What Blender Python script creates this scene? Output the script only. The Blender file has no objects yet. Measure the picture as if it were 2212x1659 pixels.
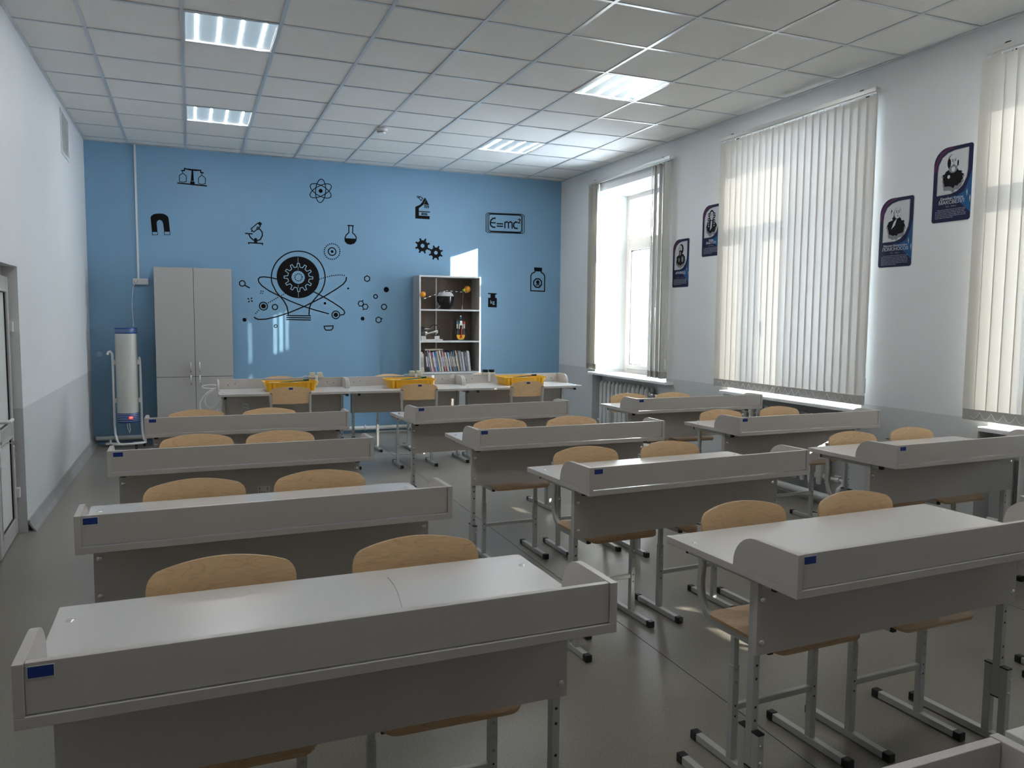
import bpy, bmesh, math, random, json
from mathutils import Vector, Matrix
random.seed(7)
S = bpy.context.scene
COL = S.collection
PI = math.pi

# ------------------------------------------------------------------ camera
XL, XR, YB, YN, HC = -0.03, 5.735, 9.923, -2.9, 3.347
def _rot(yaw, p, r):
    f = Vector((math.sin(yaw)*math.cos(p), math.cos(yaw)*math.cos(p), -math.sin(p)))
    rt = Vector((math.cos(yaw), -math.sin(yaw), 0)); dn = f.cross(rt)
    c, s = math.cos(r), math.sin(r)
    return (c*rt + s*dn), (-s*rt + c*dn), f
_r, _d, _f = _rot(0.384578279, 0.0827820215, -0.00905289)
cam = bpy.data.objects.new('camera', bpy.data.cameras.new('camera'))
COL.objects.link(cam)
cam.matrix_world = Matrix(((_r.x, -_d.x, -_f.x, 1.018), (_r.y, -_d.y, -_f.y, 0.0), (_r.z, -_d.z, -_f.z, 1.46064), (0, 0, 0, 1)))
cam.data.sensor_fit = 'HORIZONTAL'; cam.data.sensor_width = 36
cam.data.lens = 1709.468/2212*36
cam.data.clip_start = .02; cam.data.clip_end = 3000
S.camera = cam

# ------------------------------------------------------------------ light
S.view_settings.view_transform = 'Standard'; S.view_settings.look = 'None'
S.view_settings.gamma = 1; S.view_settings.use_curve_mapping = False
S.view_settings.exposure = 2.52
W = bpy.data.worlds.new('sky'); S.world = W; W.use_nodes = True
nt = W.node_tree; nt.nodes.clear()
wo = nt.nodes.new('ShaderNodeOutputWorld'); bg = nt.nodes.new('ShaderNodeBackground')
tc = nt.nodes.new('ShaderNodeTexCoord'); sx = nt.nodes.new('ShaderNodeSeparateXYZ'); cr = nt.nodes.new('ShaderNodeValToRGB')
cr.color_ramp.elements[0].position = 0.0; cr.color_ramp.elements[0].color = (1.0, .985, .96, 1)
cr.color_ramp.elements[1].position = .5; cr.color_ramp.elements[1].color = (.74, .86, 1.0, 1)
nt.links.new(tc.outputs['Generated'], sx.inputs[0]); nt.links.new(sx.outputs['Z'], cr.inputs[0])
nt.links.new(cr.outputs[0], bg.inputs[0]); nt.links.new(bg.outputs[0], wo.inputs[0])
bg.inputs[1].default_value = 4.3
sun = bpy.data.objects.new('sun', bpy.data.lights.new('sun', 'SUN')); COL.objects.link(sun)
sun.data.energy = 5.8; sun.data.angle = math.radians(.40); sun.data.color = (1, .93, .80)
SUN = Vector((-1, 1.12, -.348)).normalized()
sun.rotation_euler = SUN.to_track_quat('-Z', 'Y').to_euler(); sun.location = (12, -5, 6)

# ------------------------------------------------------------------ materials
def mat(name, col, rough=.5, metal=0, spec=.5, noise=None, bump=None, build=None, emit=None, coat=0):
    m = bpy.data.materials.new(name); m.use_nodes = True
    n = m.node_tree; b = n.nodes['Principled BSDF']
    b.inputs['Base Color'].default_value = (*col, 1); b.inputs['Roughness'].default_value = rough
    b.inputs['Metallic'].default_value = metal; b.inputs['Specular IOR Level'].default_value = spec
    if coat: b.inputs['Coat Weight'].default_value = coat
    if emit: b.inputs['Emission Color'].default_value = (*emit[:3], 1); b.inputs['Emission Strength'].default_value = emit[3]
    tcn = n.nodes.new('ShaderNodeTexCoord')
    if noise:
        sc, amt = noise
        nz = n.nodes.new('ShaderNodeTexNoise'); nz.inputs['Scale'].default_value = sc; nz.inputs['Detail'].default_value = 5
        n.links.new(tcn.outputs['Object'], nz.inputs['Vector'])
        r = n.nodes.new('ShaderNodeValToRGB'); r.color_ramp.elements[0].position = .3; r.color_ramp.elements[1].position = .7
        r.color_ramp.elements[0].color = (*[c*(1-amt) for c in col], 1); r.color_ramp.elements[1].color = (*[min(1, c*(1+amt)) for c in col], 1)
        n.links.new(nz.outputs[0], r.inputs[0]); n.links.new(r.outputs[0], b.inputs['Base Color'])
    if bump:
        sc, st = bump
        nb = n.nodes.new('ShaderNodeTexNoise'); nb.inputs['Scale'].default_value = sc; nb.inputs['Detail'].default_value = 3
        n.links.new(tcn.outputs['Object'], nb.inputs['Vector'])
        bp = n.nodes.new('ShaderNodeBump'); bp.inputs['Strength'].default_value = st; bp.inputs['Distance'].default_value = .004
        n.links.new(nb.outputs[0], bp.inputs['Height']); n.links.new(bp.outputs[0], b.inputs['Normal'])
    if build: build(n, b, tcn)
    return m
def b_wall(n, b, t):           # white above 0.84 m, light grey wainscot paint below
    g = n.nodes.new('ShaderNodeNewGeometry'); s = n.nodes.new('ShaderNodeSeparateXYZ'); gt = n.nodes.new('ShaderNodeMath'); gt.operation = 'GREATER_THAN'; gt.inputs[1].default_value = .838
    n.links.new(g.outputs['Position'], s.inputs[0]); n.links.new(s.outputs['Z'], gt.inputs[0])
    mx = n.nodes.new('ShaderNodeMix'); mx.data_type = 'RGBA'; mx.inputs['A'].default_value = (.55, .57, .575, 1); mx.inputs['B'].default_value = (.70, .715, .72, 1)
    nz = n.nodes.new('ShaderNodeTexNoise'); nz.inputs['Scale'].default_value = 1.3; nz.inputs['Detail'].default_value = 6
    n.links.new(g.outputs['Position'], nz.inputs['Vector'])
    r = n.nodes.new('ShaderNodeMapRange'); r.inputs['To Min'].default_value = .94; r.inputs['To Max'].default_value = 1.05
    n.links.new(nz.outputs[0], r.inputs[0])
    m2 = n.nodes.new('ShaderNodeMix'); m2.data_type = 'RGBA'; m2.blend_type = 'MULTIPLY'; m2.inputs['Factor'].default_value = 1
    n.links.new(gt.outputs[0], mx.inputs['Factor']); n.links.new(mx.outputs['Result'], m2.inputs['A']); n.links.new(r.outputs[0], m2.inputs['B'])
    n.links.new(m2.outputs['Result'], b.inputs['Base Color'])
def b_wood(c1, c2, sc=1.0, dirs=(1, 9, 9)):
    def f(n, b, t):
        mp = n.nodes.new('ShaderNodeMapping'); mp.inputs['Scale'].default_value = dirs
        oi = n.nodes.new('ShaderNodeObjectInfo'); ad = n.nodes.new('ShaderNodeVectorMath'); ad.operation = 'ADD'
        mu = n.nodes.new('ShaderNodeVectorMath'); mu.operation = 'SCALE'; mu.inputs[0].default_value = (37, 17, 53)
        n.links.new(oi.outputs['Random'], mu.inputs['Scale'])
        n.links.new(t.outputs['Object'], ad.inputs[0]); n.links.new(mu.outputs[0], ad.inputs[1]); n.links.new(ad.outputs[0], mp.inputs[0])
        nz = n.nodes.new('ShaderNodeTexNoise'); nz.inputs['Scale'].default_value = 1.7*sc; nz.inputs['Detail'].default_value = 2; nz.inputs['Distortion'].default_value = .6
        n.links.new(mp.outputs[0], nz.inputs['Vector'])
        w = n.nodes.new('ShaderNodeMath'); w.operation = 'MULTIPLY'; w.inputs[1].default_value = 9
        fr = n.nodes.new('ShaderNodeMath'); fr.operation = 'FRACT'
        n.links.new(nz.outputs[0], w.inputs[0]); n.links.new(w.outputs[0], fr.inputs[0])
        n2 = n.nodes.new('ShaderNodeTexNoise'); n2.inputs['Scale'].default_value = 14*sc; n2.inputs['Detail'].default_value = 4
        n.links.new(mp.outputs[0], n2.inputs['Vector'])
        r = n.nodes.new('ShaderNodeValToRGB'); e = r.color_ramp.elements
        e[0].position = 0; e[0].color = (*c1, 1); e[1].position = .12; e[1].color = (*c2, 1)
        k = e.new(.9); k.color = (*[(a*.25+q*.75) for a, q in zip(c1, c2)], 1); k = e.new(1.0); k.color = (*c1, 1)
        n.links.new(fr.outputs[0], r.inputs[0])
        m2 = n.nodes.new('ShaderNodeMix'); m2.data_type = 'RGBA'; m2.blend_type = 'MULTIPLY'; m2.inputs['Factor'].default_value = 1
        mr = n.nodes.new('ShaderNodeMapRange'); mr.inputs['To Min'].default_value = .84; mr.inputs['To Max'].default_value = 1.12
        n.links.new(n2.outputs[0], mr.inputs[0]); n.links.new(r.outputs[0], m2.inputs['A']); n.links.new(mr.outputs[0], m2.inputs['B'])
        n.links.new(m2.outputs['Result'], b.inputs['Base Color'])
    return f
def b_floor(n, b, t):
    g = n.nodes.new('ShaderNodeNewGeometry')
    a = n.nodes.new('ShaderNodeTexNoise'); a.inputs['Scale'].default_value = 160; a.inputs['Detail'].default_value = 3
    c = n.nodes.new('ShaderNodeTexNoise'); c.inputs['Scale'].default_value = 1.1; c.inputs['Detail'].default_value = 5
    for q in (a, c): n.links.new(g.outputs['Position'], q.inputs['Vector'])
    r = n.nodes.new('ShaderNodeValToRGB'); r.color_ramp.elements[0].position = .3; r.color_ramp.elements[1].position = .7
    r.color_ramp.elements[0].color = (.205, .19, .16, 1); r.color_ramp.elements[1].color = (.30, .28, .24, 1)
    n.links.new(a.outputs[0], r.inputs[0])
    mr = n.nodes.new('ShaderNodeMapRange'); mr.inputs['To Min'].default_value = .9; mr.inputs['To Max'].default_value = 1.1
    n.links.new(c.outputs[0], mr.inputs[0])
    m2 = n.nodes.new('ShaderNodeMix'); m2.data_type = 'RGBA'; m2.blend_type = 'MULTIPLY'; m2.inputs['Factor'].default_value = 1
    n.links.new(r.outputs[0], m2.inputs['A']); n.links.new(mr.outputs[0], m2.inputs['B']); n.links.new(m2.outputs['Result'], b.inputs['Base Color'])
    rr = n.nodes.new('ShaderNodeMapRange'); rr.inputs['To Min'].default_value = .22; rr.inputs['To Max'].default_value = .42
    n.links.new(c.outputs[0], rr.inputs[0]); n.links.new(rr.outputs[0], b.inputs['Roughness'])
def b_tile(n, b, t):           # mineral-fibre tile: pin holes and fissures
    g = n.nodes.new('ShaderNodeNewGeometry')
    v = n.nodes.new('ShaderNodeTexVoronoi'); v.inputs['Scale'].default_value = 42; v.inputs['Randomness'].default_value = 1
    n.links.new(g.outputs['Position'], v.inputs['Vector'])
    r = n.nodes.new('ShaderNodeValToRGB'); r.color_ramp.elements[0].position = .07; r.color_ramp.elements[1].position = .15
    r.color_ramp.elements[0].color = (.52, .50, .46, 1); r.color_ramp.elements[1].color = (.79, .775, .745, 1)
    n.links.new(v.outputs['Distance'], r.inputs[0]); n.links.new(r.outputs[0], b.inputs['Base Color'])
M = {}
M['wall'] = mat('wall_paint', (.7, .7, .7), .62, spec=.3, bump=(9, .12), build=b_wall)
M['blue'] = mat('blue_wall_paint', (.215, .39, .565), .42, spec=.4, noise=(1.2, .04), bump=(7, .15))
M['floor'] = mat('linoleum', (.25, .25, .23), .3, spec=.5, build=b_floor)
M['tile'] = mat('ceiling_tile', (.7, .7, .67), .9, spec=.1, build=b_tile)
M['bar'] = mat('grid_metal', (.62, .64, .66), .28, metal=.35)
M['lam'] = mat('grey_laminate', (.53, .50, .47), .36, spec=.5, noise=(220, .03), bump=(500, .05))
M['lamtop'] = mat('grey_laminate_lit_top', (.64, .62, .60), .25, spec=.6, noise=(220, .02), bump=(420, .05))  # same laminate, lightened to put reflected light into the tops
M['edge'] = mat('laminate_edge_band', (.48, .47, .45), .3, spec=.5)
M['frame'] = mat('grey_powder_coat', (.50, .51, .50), .36, metal=.2, bump=(400, .05))
M['black'] = mat('black_plastic', (.012, .012, .014), .35)
M['chrome'] = mat('chrome', (.80, .80, .80), .2, metal=1)
M['ply'] = mat('birch_plywood', (.6, .4, .24), .38, spec=.45, build=b_wood((.72, .47, .25), (.84, .58, .33), 2.2, (1, 1, 5.5)))
M['seatply'] = mat('birch_plywood_seat', (.6, .4, .24), .38, spec=.45, build=b_wood((.56, .36, .19), (.70, .48, .28), 2.2, (1, 5, 1)))
M['plyedge'] = mat('plywood_edge', (.50, .33, .18), .5)
M['tag'] = mat('blue_sticker', (.008, .035, .22), .4)
M['paper'] = mat('white_paper', (.70, .70, .68), .7)
M['grime'] = mat('grey_print', (.16, .16, .16), .7)
M['white'] = mat('white_plastic', (.76, .77, .77), .32)
M['wframe'] = mat('white_window_profile', (.45, .44, .43), .3)
M['enamel'] = mat('white_enamel', (.66, .67, .66), .35, noise=(6, .04))
M['gasket'] = mat('dark_gasket', (.015, .015, .017), .6)
M['doorpanel'] = mat('white_door_panel', (.74, .75, .75), .25)
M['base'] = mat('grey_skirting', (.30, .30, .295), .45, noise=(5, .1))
M['ink'] = mat('black_vinyl', (.004, .004, .005), .6, spec=.15)
M['lightvinyl'] = mat('light_blue_vinyl', (.33, .52, .66), .45)
M['navy'] = mat('navy_print', (.005, .008, .045), .5, spec=.25)
M['purple'] = mat('purple_print', (.085, .008, .060), .5, spec=.25)
M['azure'] = mat('azure_print', (.010, .075, .20), .5, spec=.25)
M['pale'] = mat('pale_print', (.50, .51, .53), .35)
M['greyink'] = mat('grey_wash_print', (.17, .17, .18), .4)
M['sil'] = mat('silver_metal', (.6, .6, .6), .25, metal=.9)
M['alu'] = mat('brushed_aluminium', (.68, .68, .66), .3, metal=.5)
M['cab'] = mat('grey_cabinet_laminate', (.42, .41, .395), .42, noise=(150, .03))
M['dwood'] = mat('dark_oak_panel', (.1, .07, .05), .5, build=b_wood((.085, .055, .038), (.135, .092, .065), 1.0, (8, 1, 1)))
M['shelfedge'] = mat('white_edge_band', (.62, .63, .62), .4)
M['yellow'] = mat('yellow_plastic', (.80, .42, .008), .35)
M['green'] = mat('green_plastic', (.006, .09, .05), .3)
M['cream'] = mat('cream_plastic', (.62, .60, .46), .45)
M['orange'] = mat('orange_plastic', (.85, .33, .02), .35)
M['lime'] = mat('lime_plastic', (.35, .45, .02), .4)
M['red'] = mat('red_plastic', (.55, .02, .015), .4)
M['teal'] = mat('teal_plastic', (.03, .17, .22), .4)
M['gloss'] = mat('gloss_black', (.006, .006, .007), .12)
M['bandblue'] = mat('blue_lamp_band', (.010, .06, .24), .3)
M['lampbody'] = mat('cream_lamp_body', (.55, .56, .52), .22)
M['redled'] = mat('red_indicator', (.8, .02, .01), .3, emit=(1, .04, .02, 1.2))
M['led'] = mat('led_strip', (1, 1, 1), .5, emit=(.99, .98, .97, 17))
M['diff'] = mat('light_diffuser', (.16, .20, .23), .3, emit=(.62, .80, .90, .075))
M['snow'] = mat('snow', (.80, .83, .90), .8, noise=(.3, .05))
M['hill'] = mat('snowy_hill', (.40, .48, .64), .9, noise=(.02, .25))
M['bark'] = mat('washed_out_bark', (.33, .31, .31), .9)  # lightened to imitate the washed-out look of bright daylight
M['farwall'] = mat('far_building', (.55, .53, .5), .8)
M['bead'] = mat('bead_chain', (.55, .54, .50), .5)
M['pocket'] = mat('slat_pocket', (.42, .41, .38), .7)
def m_slat():
    m = bpy.data.materials.new('vertical_blind_fabric'); m.use_nodes = True; n = m.node_tree; n.nodes.clear()
    o = n.nodes.new('ShaderNodeOutputMaterial'); d = n.nodes.new('ShaderNodeBsdfDiffuse'); t = n.nodes.new('ShaderNodeBsdfTranslucent'); x = n.nodes.new('ShaderNodeMixShader')
    tcn = n.nodes.new('ShaderNodeTexCoord'); w = n.nodes.new('ShaderNodeTexWave'); w.bands_direction = 'Y'; w.inputs['Scale'].default_value = 95; w.inputs['Distortion'].default_value = 1.5; w.inputs['Detail'].default_value = 2
    n.links.new(tcn.outputs['Object'], w.inputs['Vector'])
    r = n.nodes.new('ShaderNodeValToRGB'); r.color_ramp.elements[0].color = (.62, .60, .55, 1); r.color_ramp.elements[1].color = (.70, .685, .64, 1)
    n.links.new(w.outputs[0], r.inputs[0]); n.links.new(r.outputs[0], d.inputs[0])
    t.inputs[0].default_value = (.60, .575, .545, 1); x.inputs[0].default_value = .090
    n.links.new(d.outputs[0], x.inputs[1]); n.links.new(t.outputs[0], x.inputs[2]); n.links.new(x.outputs[0], o.inputs[0])
    return m
M['slat'] = m_slat()
def m_glass():
    m = bpy.data.materials.new('window_glass'); m.use_nodes = True; n = m.node_tree; n.nodes.clear()
    o = n.nodes.new('ShaderNodeOutputMaterial'); t = n.nodes.new('ShaderNodeBsdfTransparent'); g = n.nodes.new('ShaderNodeBsdfGlossy'); x = n.nodes.new('ShaderNodeMixShader')
    f = n.nodes.new('ShaderNodeLayerWeight'); f.inputs[0].default_value = .12
    g.inputs['Roughness'].default_value = .02; t.inputs[0].default_value = (.95, .97, .97, 1)
    n.links.new(f.outputs[1], x.inputs[0]); n.links.new(t.outputs[0], x.inputs[1]); n.links.new(g.outputs[0], x.inputs[2]); n.links.new(x.outputs[0], o.inputs[0])
    return m
M['glass'] = m_glass()

# ------------------------------------------------------------------ mesh helpers
class MB:
    def __init__(s): s.v = []; s.f = []; s.m = []
    def add(s, vs, fs, mi=0):
        o = len(s.v); s.v += [tuple(v) for v in vs]; s.f += [tuple(i+o for i in f) for f in fs]; s.m += [mi]*len(fs); return s
    def box(s, x0, x1, y0, y1, z0, z1, mi=0):
        return s.add([(x0,y0,z0),(x1,y0,z0),(x1,y1,z0),(x0,y1,z0),(x0,y0,z1),(x1,y0,z1),(x1,y1,z1),(x0,y1,z1)],
                     [(0,3,2,1),(4,5,6,7),(0,1,5,4),(1,2,6,5),(2,3,7,6),(3,0,4,7)], mi)
    def prism(s, pts, axis, a, b, mi=0):       # closed outline extruded along an axis (pts in the other two axes, cyclic order)
        def P(p, t):
            return {'x': (t, p[0], p[1]), 'y': (p[0], t, p[1]), 'z': (p[0], p[1], t)}[axis]
        n = len(pts); vs = [P(p, a) for p in pts]+[P(p, b) for p in pts]
        fs = [tuple(range(n)), tuple(range(2*n-1, n-1, -1))]+[(i, n+i, n+(i+1) % n, (i+1) % n) for i in range(n)]
        return s.add(vs, fs, mi)
    def tube(s, path, r, n=8, mi=0, sec=None, cap=True, closed=False, up=None):
        pts = [Vector(p) for p in path]; L = len(pts); rings = []
        prev = None
        for i, p in enumerate(pts):
            if closed: t = (pts[(i+1) % L]-pts[i-1]).normalized()
            else: t = (pts[min(i+1, L-1)]-pts[max(i-1, 0)]).normalized()
            if prev is None:
                ref = Vector(up) if up else (Vector((0,0,1)) if abs(t.z) < .9 else Vector((1,0,0)))
                u = (ref-t*ref.dot(t)).normalized()
            else:
                u = (prev-t*prev.dot(t)).normalized()
            prev = u; w = t.cross(u)
            rr = r[i] if isinstance(r, (list, tuple)) else r
            if sec: rings.append([p+u*a+w*b for a, b in sec])
            else: rings.append([p+u*math.cos(2*PI*k/n)*rr+w*math.sin(2*PI*k/n)*rr for k in range(n)])
        m = len(rings[0]); vs = [v for g in rings for v in g]; fs = []
        for i in range(L if closed else L-1):
            j = (i+1) % L
            fs += [(i*m+k, i*m+(k+1) % m, j*m+(k+1) % m, j*m+k) for k in range(m)]
        if cap and not closed: fs += [tuple(range(m-1, -1, -1)), tuple((L-1)*m+k for k in range(m))]
        return s.add(vs, fs, mi)
    def cyl(s, c, r, h, axis='z', n=16, mi=0, r2=None):
        c = Vector(c); d = {'x': Vector((1,0,0)), 'y': Vector((0,1,0)), 'z': Vector((0,0,1))}[axis]
        return s.tube([c, c+d*h], [r, r2 if r2 is not None else r], n, mi)
    def lathe(s, prof, c=(0,0,0), n=20, mi=0, a0=0, a1=2*PI, axis='z'):
        full = abs(a1-a0-2*PI) < 1e-6; k = n if full else n+1; vs = []
        for r, z in prof:
            for i in range(k):
                a = a0+(a1-a0)*i/n
                p = (r*math.cos(a), r*math.sin(a), z)
                if axis == 'x': p = (p[2], p[0], p[1])
                if axis == 'y': p = (p[1], p[2], p[0])
                vs.append((c[0]+p[0], c[1]+p[1], c[2]+p[2]))
        fs = []
        for j in range(len(prof)-1):
            for i in range(n if full else n):
                i2 = (i+1) % k
                fs.append((j*k+i, j*k+i2, (j+1)*k+i2, (j+1)*k+i))
        return s.add(vs, fs, mi)
    def ball(s, c, r, n=14, mi=0, sz=1):
        return s.lathe([(max(1e-5, r*math.sin(PI*i/8)), -r*sz*math.cos(PI*i/8)) for i in range(9)], c, n, mi)
    def build(s, name, mats, parent=None, smooth=False, bevel=0, loc=None):
        me = bpy.data.meshes.new(name); me.from_pydata(s.v, [], s.f)
        for m in (mats if isinstance(mats, (list, tuple)) else [mats]): me.materials.append(M[m])
        me.polygons.foreach_set('material_index', s.m)
        bm = bmesh.new(); bm.from_mesh(me); bmesh.ops.recalc_face_normals(bm, faces=bm.faces); bm.to_mesh(me); bm.free()
        me.update()
        if smooth: me.shade_auto(smooth) if False else me.polygons.foreach_set('use_smooth', [True]*len(me.polygons))
        if smooth == 'auto': me.set_sharp_from_angle(angle=math.radians(35))
        o = bpy.data.objects.new(name, me); COL.objects.link(o)
        if parent: o.parent = parent
        if loc: o.location = loc
        if bevel:
            b = o.modifiers.new('bevel', 'BEVEL'); b.width = bevel; b.segments = 2; b.limit_method = 'ANGLE'
        return o
def tag(o, label=None, cat=None, group=None, kind=None):
    if label: o['label'] = label
    if cat: o['category'] = cat
    if group: o['group'] = group
    if kind: o['kind'] = kind
    return o
def empty(name, loc=(0,0,0), rz=0, **k):
    o = bpy.data.objects.new(name, None); COL.objects.link(o); o.empty_display_size = .1
    o.location = loc; o.rotation_euler = (0, 0, rz); return tag(o, **k)
KIDS = {}
def kids(o):
    return [c for c in bpy.data.objects if c.parent == o]
def copy_tree(o, loc, rz, label, group=None, cat=None):
    def rec(a, p, cache):
        c = a.copy(); COL.objects.link(c)
        if p: c.parent = p
        for ch in cache.get(a.name, []): rec(ch, c, cache)
        return c
    cache = {}
    for q in list(bpy.data.objects):
        if q.parent: cache.setdefault(q.parent.name, []).append(q)
    c = rec(o, None, cache); c.location = loc; c.rotation_euler = (0, 0, rz); c['label'] = label
    if group: c['group'] = group
    return c
def rect(a, b, r=.003):
    return [(a-r, -b), (a, -b+r), (a, b-r), (a-r, b), (-a+r, b), (-a, b-r), (-a, -b+r), (-a+r, -b)]
def arc(cx, cy, r, a0, a1, n=8):
    return [(cx+r*math.cos(a0+(a1-a0)*i/n), cy+r*math.sin(a0+(a1-a0)*i/n)) for i in range(n+1)]
def rrect(x0, x1, y0, y1, r, n=5):
    return arc(x1-r, y1-r, r, 0, PI/2, n)+arc(x0+r, y1-r, r, PI/2, PI, n)+arc(x0+r, y0+r, r, PI, 1.5*PI, n)+arc(x1-r, y0+r, r, 1.5*PI, 2*PI, n)
def text_mesh(name, s, size, loc, rot, mt, parent=None, ext=.0006, align='CENTER'):
    cu = bpy.data.curves.new(name, 'FONT'); cu.body = s; cu.size = size; cu.extrude = ext; cu.align_x = align; cu.resolution_u = 2
    t = bpy.data.objects.new(name+'_tmp', cu); COL.objects.link(t)
    dg = bpy.context.evaluated_depsgraph_get(); me = bpy.data.meshes.new_from_object(t.evaluated_get(dg))
    bpy.data.objects.remove(t); me.name = name; me.materials.clear(); me.materials.append(M[mt])
    o = bpy.data.objects.new(name, me); COL.objects.link(o); o.location = loc; o.rotation_euler = rot
    if parent: o.parent = parent
    return o

# ================================================================== THE ROOM
XE = 6.25                                                # outer face of the window wall
floor = MB().box(XL-.35, XE, YN-.3, YB+.3, -1.18, 0).build('floor', 'floor'); tag(floor, kind='structure')
MB().prism([(2.868, 1.0), (2.871, 1.0), (2.999, YB), (2.996, YB)], 'z', .0002, .0008).build('floor_seam', 'gasket', floor)
MB().prism([(4.868, YN), (4.870, YN), (4.999, YB), (4.997, YB)], 'z', .0002, .0008).build('floor_seam', 'gasket', floor)
b = MB().box(XL-.4, XE, YB, YB+.3, 0, HC+.25); wall_back = tag(b.build('wall_back', 'blue'), kind='structure')
b = MB().box(XL-.4, XE, YN-.3, YN, 0, HC+.25); tag(b.build('wall_front', 'wall'), kind='structure')
# left wall with the door opening
DY0, DY1, DZ = 4.55, 6.045, 1.768
b = MB().box(XL-.22, XL, DY1, YB, 0, HC+.25).box(XL-.22, XL, YN, DY0, 0, HC+.25).box(XL-.22, XL, DY0, DY1, DZ, HC+.25)
wall_left = tag(b.build('wall_left', 'wall'), kind='structure')
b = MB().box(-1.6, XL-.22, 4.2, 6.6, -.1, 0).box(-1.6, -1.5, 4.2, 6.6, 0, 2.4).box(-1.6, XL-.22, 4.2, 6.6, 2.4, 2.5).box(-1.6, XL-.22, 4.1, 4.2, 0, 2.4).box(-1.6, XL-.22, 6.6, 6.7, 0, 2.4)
tag(b.build('corridor_box_1', 'base'), kind='structure')          # dim corridor behind the door
# window wall
CW = [8.05, 5.37, 2.71, 0.03]
b = MB()
zs, zt = .775, 3.03
edges = [YB]
for c in CW:
    far = [(XR, c+.81), (6.085, c+.655), (6.085, c+.62), (XE, c+.61)]
    near = [(XR, c-.81), (6.085, c-.67), (6.085, c-.62), (XE, c-(.465 if c > 8 else .60))]  # far window's unseen outer jamb pushed in to shape the sun patch
    edges += [far, near]
edges.append(YN)
def pier(top, bot):
    a = [(XR, top), (XE, top)] if isinstance(top, float) else top
    z = [(XR, bot), (XE, bot)] if isinstance(bot, float) else bot
    b.prism(a+z[::-1], 'z', zs, HC+.25)
pier(YB, edges[1])
for k in range(3): pier(edges[2+2*k], edges[3+2*k])
pier(edges[8], YN)
for c in CW:
    b.prism([(XR, zt), (6.085, 2.975), (6.085, 3.0), (XE, 3.0), (XE, HC+.25), (XR, HC+.25)], 'y', c-.81, c+.81)
    # apron with the radiator niche
    n0, n1 = c-.66, c+.88
    b.box(XR+.14, XE, n0, n1, 0, zs)
lo = [YB]+sum([[c+.88, c-.66] for c in CW], [])+[YN]
for i in range(0, len(lo), 2): b.box(XR, XE, lo[i+1], lo[i], 0, zs)
wall_right = tag(b.build('wall_right', 'wall'), kind='structure')

def window(i, c):
    w = empty('window_%d' % i, (6.10, c, 0), kind='structure')
    y0, y1, z0, z1 = -.675, .66, .80, 2.98
    p = .062
    f = MB()
    f.box(-.035, .035, y0, y0+p, z0, z1).box(-.035, .035, y1-p, y1, z0, z1).box(-.035, .035, y0+p, y1-p, z0, z0+.05).box(-.035, .035, y0+p, y1-p, z1-.055, z1)
    f.box(-.035, .035, y0+p, y1-p, 2.36, 2.445)
    f.box(-.035, .035, -.035, .035, z0+.05, 2.36)
    f.build('window_frame', 'wframe', w, bevel=.004)
    for a, q in ((y0+p, -.035), (.035, y1-p)):
        s = MB(); k = .06 if a < 0 else .055
        s.box(-.055, .02, a, a+k, z0+.05, 2.36).box(-.055, .02, q-k, q, z0+.05, 2.36).box(-.055, .02, a+k, q-k, z0+.05, z0+.05+k).box(-.055, .02, a+k, q-k, 2.36-k, 2.36)
        so = s.build('sash', 'wframe', w, bevel=.004)
        MB().box(-.004, .004, a+k, q-k, z0+.05+k, 2.36-k).build('pane', 'glass', so)
        g = MB()
        for (ya, yb_, za, zb) in ((a+k, a+k+.006, z0+.05+k, 2.36-k), (q-k-.006, q-k, z0+.05+k, 2.36-k), (a+k, q-k, z0+.05+k, z0+.056+k), (a+k, q-k, 2.354-k, 2.36-k)): g.box(-.03, -.006, ya, yb_, za, zb)
        g.build('gasket', 'gasket', so)
        if a < 0:
            h = MB().box(-.068, -.055, q-k+.015, q-k+.045, 1.50, 1.60).tube([(-.068, q-k+.03, 1.56), (-.10, q-k+.03, 1.56), (-.105, q-k+.03, 1.55), (-.105, q-k+.02, 1.44)], .010, 8)
            h.build('window_handle', 'white', so, smooth='auto')
    MB().box(-.004, .004, y0+p, y1-p, 2.445, z1-.055).build('pane', 'glass', w)
    sl = MB().prism([(XR-.105-6.10, .775), (XR-.105-6.10, .795), (XR-.10-6.10, .80), (-.03, .80), (-.03, .775)], 'y', -.95 if i > 0 else 0, .80)
    sl.build('window_sill', 'white', w)
    for yy in (-.95, .80): MB().box(XR-.107-6.10, XR-.02-6.10, yy-.003, yy+.003, .772, .803).build('sill_end_cap', 'white', w)
    return w
for i, c in enumerate(CW): window(i+1, c)

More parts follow.
